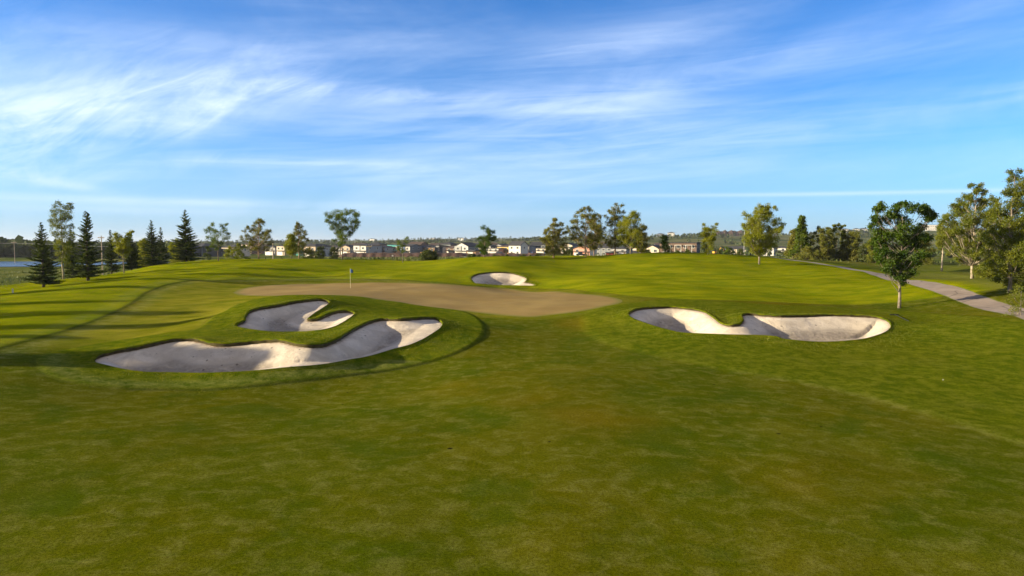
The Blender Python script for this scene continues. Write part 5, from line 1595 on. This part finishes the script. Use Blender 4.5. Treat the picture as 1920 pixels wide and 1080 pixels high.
# ------------------------------------------------------------------ light and sky
SUN_EL, SUN_A = math.radians(13.5), math.radians(9)   # low sun on the left, a little behind the camera
sdir = Vector((-math.cos(SUN_A) * math.cos(SUN_EL), -math.sin(SUN_A) * math.cos(SUN_EL), math.sin(SUN_EL)))
sl = bpy.data.lights.new("sun", 'SUN'); sl.energy = 5.0; sl.angle = math.radians(0.5); sl.color = (1.0, 0.83, 0.54)
so = link(bpy.data.objects.new("sun", sl)); so.rotation_euler = sdir.to_track_quat('Z', 'Y').to_euler()
so.location = (-60, -10, 60)

world = bpy.data.worlds.new("World"); scene.world = world; world.use_nodes = True
world.cycles.sampling_method = 'MANUAL'; world.cycles.sample_map_resolution = 512
g = N(world.node_tree)
sky = g.new('ShaderNodeTexSky'); sky.sky_type = 'NISHITA'; sky.sun_disc = False
sky.sun_elevation = SUN_EL
sky.sun_rotation = math.atan2(sdir.x, sdir.y)
sky.altitude = 1000; sky.air_density = 1.0; sky.dust_density = 0.4; sky.ozone_density = 3.0
tc = g.new('ShaderNodeTexCoord').outputs['Generated']
nrm = g.vmath('NORMALIZE', tc)
sp = g.new('ShaderNodeSeparateXYZ'); g.put(sp.inputs[0], nrm)
az = g.math('ARCTAN2', sp.outputs[0], sp.outputs[1])
el = g.math('ARCSINE', sp.outputs[2])


def uv(px, py):
    a = math.atan((px - 960) / FOC)
    e = math.atan((HORIZ - py) / FOC * math.cos(a))
    return a, e


def streaks(su, sv, rot, off, detail=8, rough=0.6, dist=0.6):
    cb = g.new('ShaderNodeCombineXYZ'); g.put(cb.inputs[0], az); g.put(cb.inputs[1], el)
    mp = g.new('ShaderNodeMapping'); mp.vector_type = 'TEXTURE' if False else 'POINT'
    mp.inputs['Rotation'].default_value = (0, 0, rot); mp.inputs['Scale'].default_value = (su, sv, 1); mp.inputs['Location'].default_value = off
    # rotate first, then stretch
    mp0 = g.new('ShaderNodeMapping'); mp0.inputs['Rotation'].default_value = (0, 0, rot); g.put(mp0.inputs[0], cb.outputs[0])
    mp.inputs['Rotation'].default_value = (0, 0, 0); g.put(mp.inputs[0], mp0.outputs[0])
    return g.noise(mp.outputs[0], 1.0, detail, rough, dist)


def blob(px, py, rx, ry, rot, amp):
    a, e = uv(px, py)
    cr, sr = math.cos(rot), math.sin(rot)
    da = g.math('SUBTRACT', az, a); de = g.math('SUBTRACT', el, e)
    u = g.math('DIVIDE', g.math('ADD', g.math('MULTIPLY', da, cr), g.math('MULTIPLY', de, sr)), rx / FOC)
    v = g.math('DIVIDE', g.math('SUBTRACT', g.math('MULTIPLY', de, cr), g.math('MULTIPLY', da, sr)), ry / FOC)
    r2 = g.math('ADD', g.math('MULTIPLY', u, u), g.math('MULTIPLY', v, v))
    return g.math('MULTIPLY', g.math('POWER', 2.718, g.math('MULTIPLY', r2, -1.0)), amp)


S1 = streaks(2.2, 10.0, -0.16, (3.1, 1.7, 0), 9, 0.58, 0.9)     # feathered mares' tails, rising to the right
S2 = streaks(3.5, 44.0, -0.05, (7.3, 4.1, 0), 9, 0.62, 0.8)    # thin level streaks
S3 = streaks(1.5, 5.0, -0.15, (0.3, 9.1, 0), 7, 0.6, 0.8)
S4 = streaks(8.0, 24.0, -0.5, (1.3, 2.1, 0), 9, 0.66, 1.2)
LEFT = [(30, 265, 130, 50, 0.10, 0.85), (240, 215, 200, 60, 0.22, 0.78), (430, 170, 190, 40, 0.20, 0.55), (390, 225, 70, 16, 0.60, 0.6), (60, 170, 150, 50, 0.2, 0.35),
        (620, 178, 200, 18, -0.02, 0.55), (760, 182, 160, 14, -0.03, 0.35), (240, 322, 110, 14, 0.15, 0.50), (110, 342, 60, 8, -0.15, 0.65), (440, 300, 70, 10, 0.05, 0.60), (20, 320, 60, 10, 0.2, 0.6), (400, 95, 260, 30, 0.05, 0.18), (60, 60, 200, 60, 0, 0.22)]
LEVEL = [(850, 250, 600, 60, 0.0, 0.42), (1080, 212, 220, 28, 0.02, 0.50), (1150, 95, 190, 24, 0.12, 0.45), (1180, 70, 260, 40, 0.15, 0.20), (1420, 115, 360, 36, 0.10, 0.32), (1650, 222, 420, 26, 0.07, 0.34), (1300, 160, 700, 40, 0.04, 0.24),
         (620, 312, 160, 10, 0.0, 0.45), (900, 325, 700, 34, 0.0, 0.42), (300, 378, 380, 7, 0.0, 0.60), (1300, 260, 500, 40, 0.03, 0.22), (620, 85, 380, 50, 0.04, 0.16), (500, 398, 700, 8, 0.0, 0.3)]


def total(L):
    m_ = None
    for b_ in L:
        q = blob(*b_)
        m_ = q if m_ is None else g.math('ADD', m_, q)
    return m_


t1 = g.math('ADD', g.math('MULTIPLY', g.ramp(S1, 0.28, 0.74), 0.62), g.math('MULTIPLY', g.ramp(S4, 0.30, 0.74), 0.38))
t1 = g.math('MULTIPLY_ADD', t1, 1.05, 0.03)
t2 = g.math('ADD', g.math('MULTIPLY', g.ramp(S2, 0.28, 0.74), 0.5), g.math('MULTIPLY', g.ramp(S1, 0.26, 0.78), 0.5))
t2 = g.math('MULTIPLY_ADD', t2, 0.95, 0.08)
dens = g.math('ADD', g.math('MULTIPLY', total(LEFT), t1), g.math('MULTIPLY', total(LEVEL), t2))
base = g.math('MULTIPLY', g.math('MULTIPLY', g.ramp(S3, 0.40, 0.75), g.ramp(S1, 0.30, 0.8)), 0.32)
# a long thin vapour trail low in the right half
dens = g.math('ADD', dens, blob(1560, 364, 420, 3.5, -0.012, 0.38))
up = g.ramp(el, 0.62, 1.1)
back = g.ramp(sp.outputs[1], 0.35, -0.3)
dens = g.math('MINIMUM', g.math('ADD', dens, base), 0.90)
unseen_fill = g.math('MULTIPLY', g.math('MAXIMUM', up, back), 0.75)  # warm tone added to the sky out of view, tempers the blue ambient light
low = g.math('MULTIPLY', g.ramp(el, 0.16, -0.02), 0.62)
# deepen the blue of the clear air
hsv = g.new('ShaderNodeHueSaturation'); hsv.inputs['Saturation'].default_value = 1.18; hsv.inputs['Value'].default_value = 1.12
g.put(hsv.inputs['Color'], sky.outputs[0])
skyc = g.mix(1.0, hsv.outputs[0], (0.56, 0.92, 1.27), 'MULTIPLY')
skyc = g.mix(low, skyc, (2.45, 3.5, 5.8))
cloud = g.mix(dens, skyc, (5.7, 6.8, 8.6))
cloud = g.mix(unseen_fill, cloud, (3.1, 2.7, 2.25))
bg = g.new('ShaderNodeBackground'); bg.inputs['Strength'].default_value = 0.068
g.put(bg.inputs[0], cloud)
wo = g.new('ShaderNodeOutputWorld'); g.put(wo.inputs[0], bg.outputs[0])

scene.view_settings.view_transform = 'Standard'
scene.view_settings.look = 'None'
scene.view_settings.exposure = 1.25
scene.view_settings.gamma = 1.0
scene.cycles.max_bounces = 6
scene.cycles.diffuse_bounces = 2
scene.cycles.glossy_bounces = 2
scene.cycles.transmission_bounces = 3
scene.cycles.transparent_max_bounces = 4
scene.cycles.volume_bounces = 0
scene.cycles.use_adaptive_sampling = True
scene.cycles.adaptive_threshold = 0.02
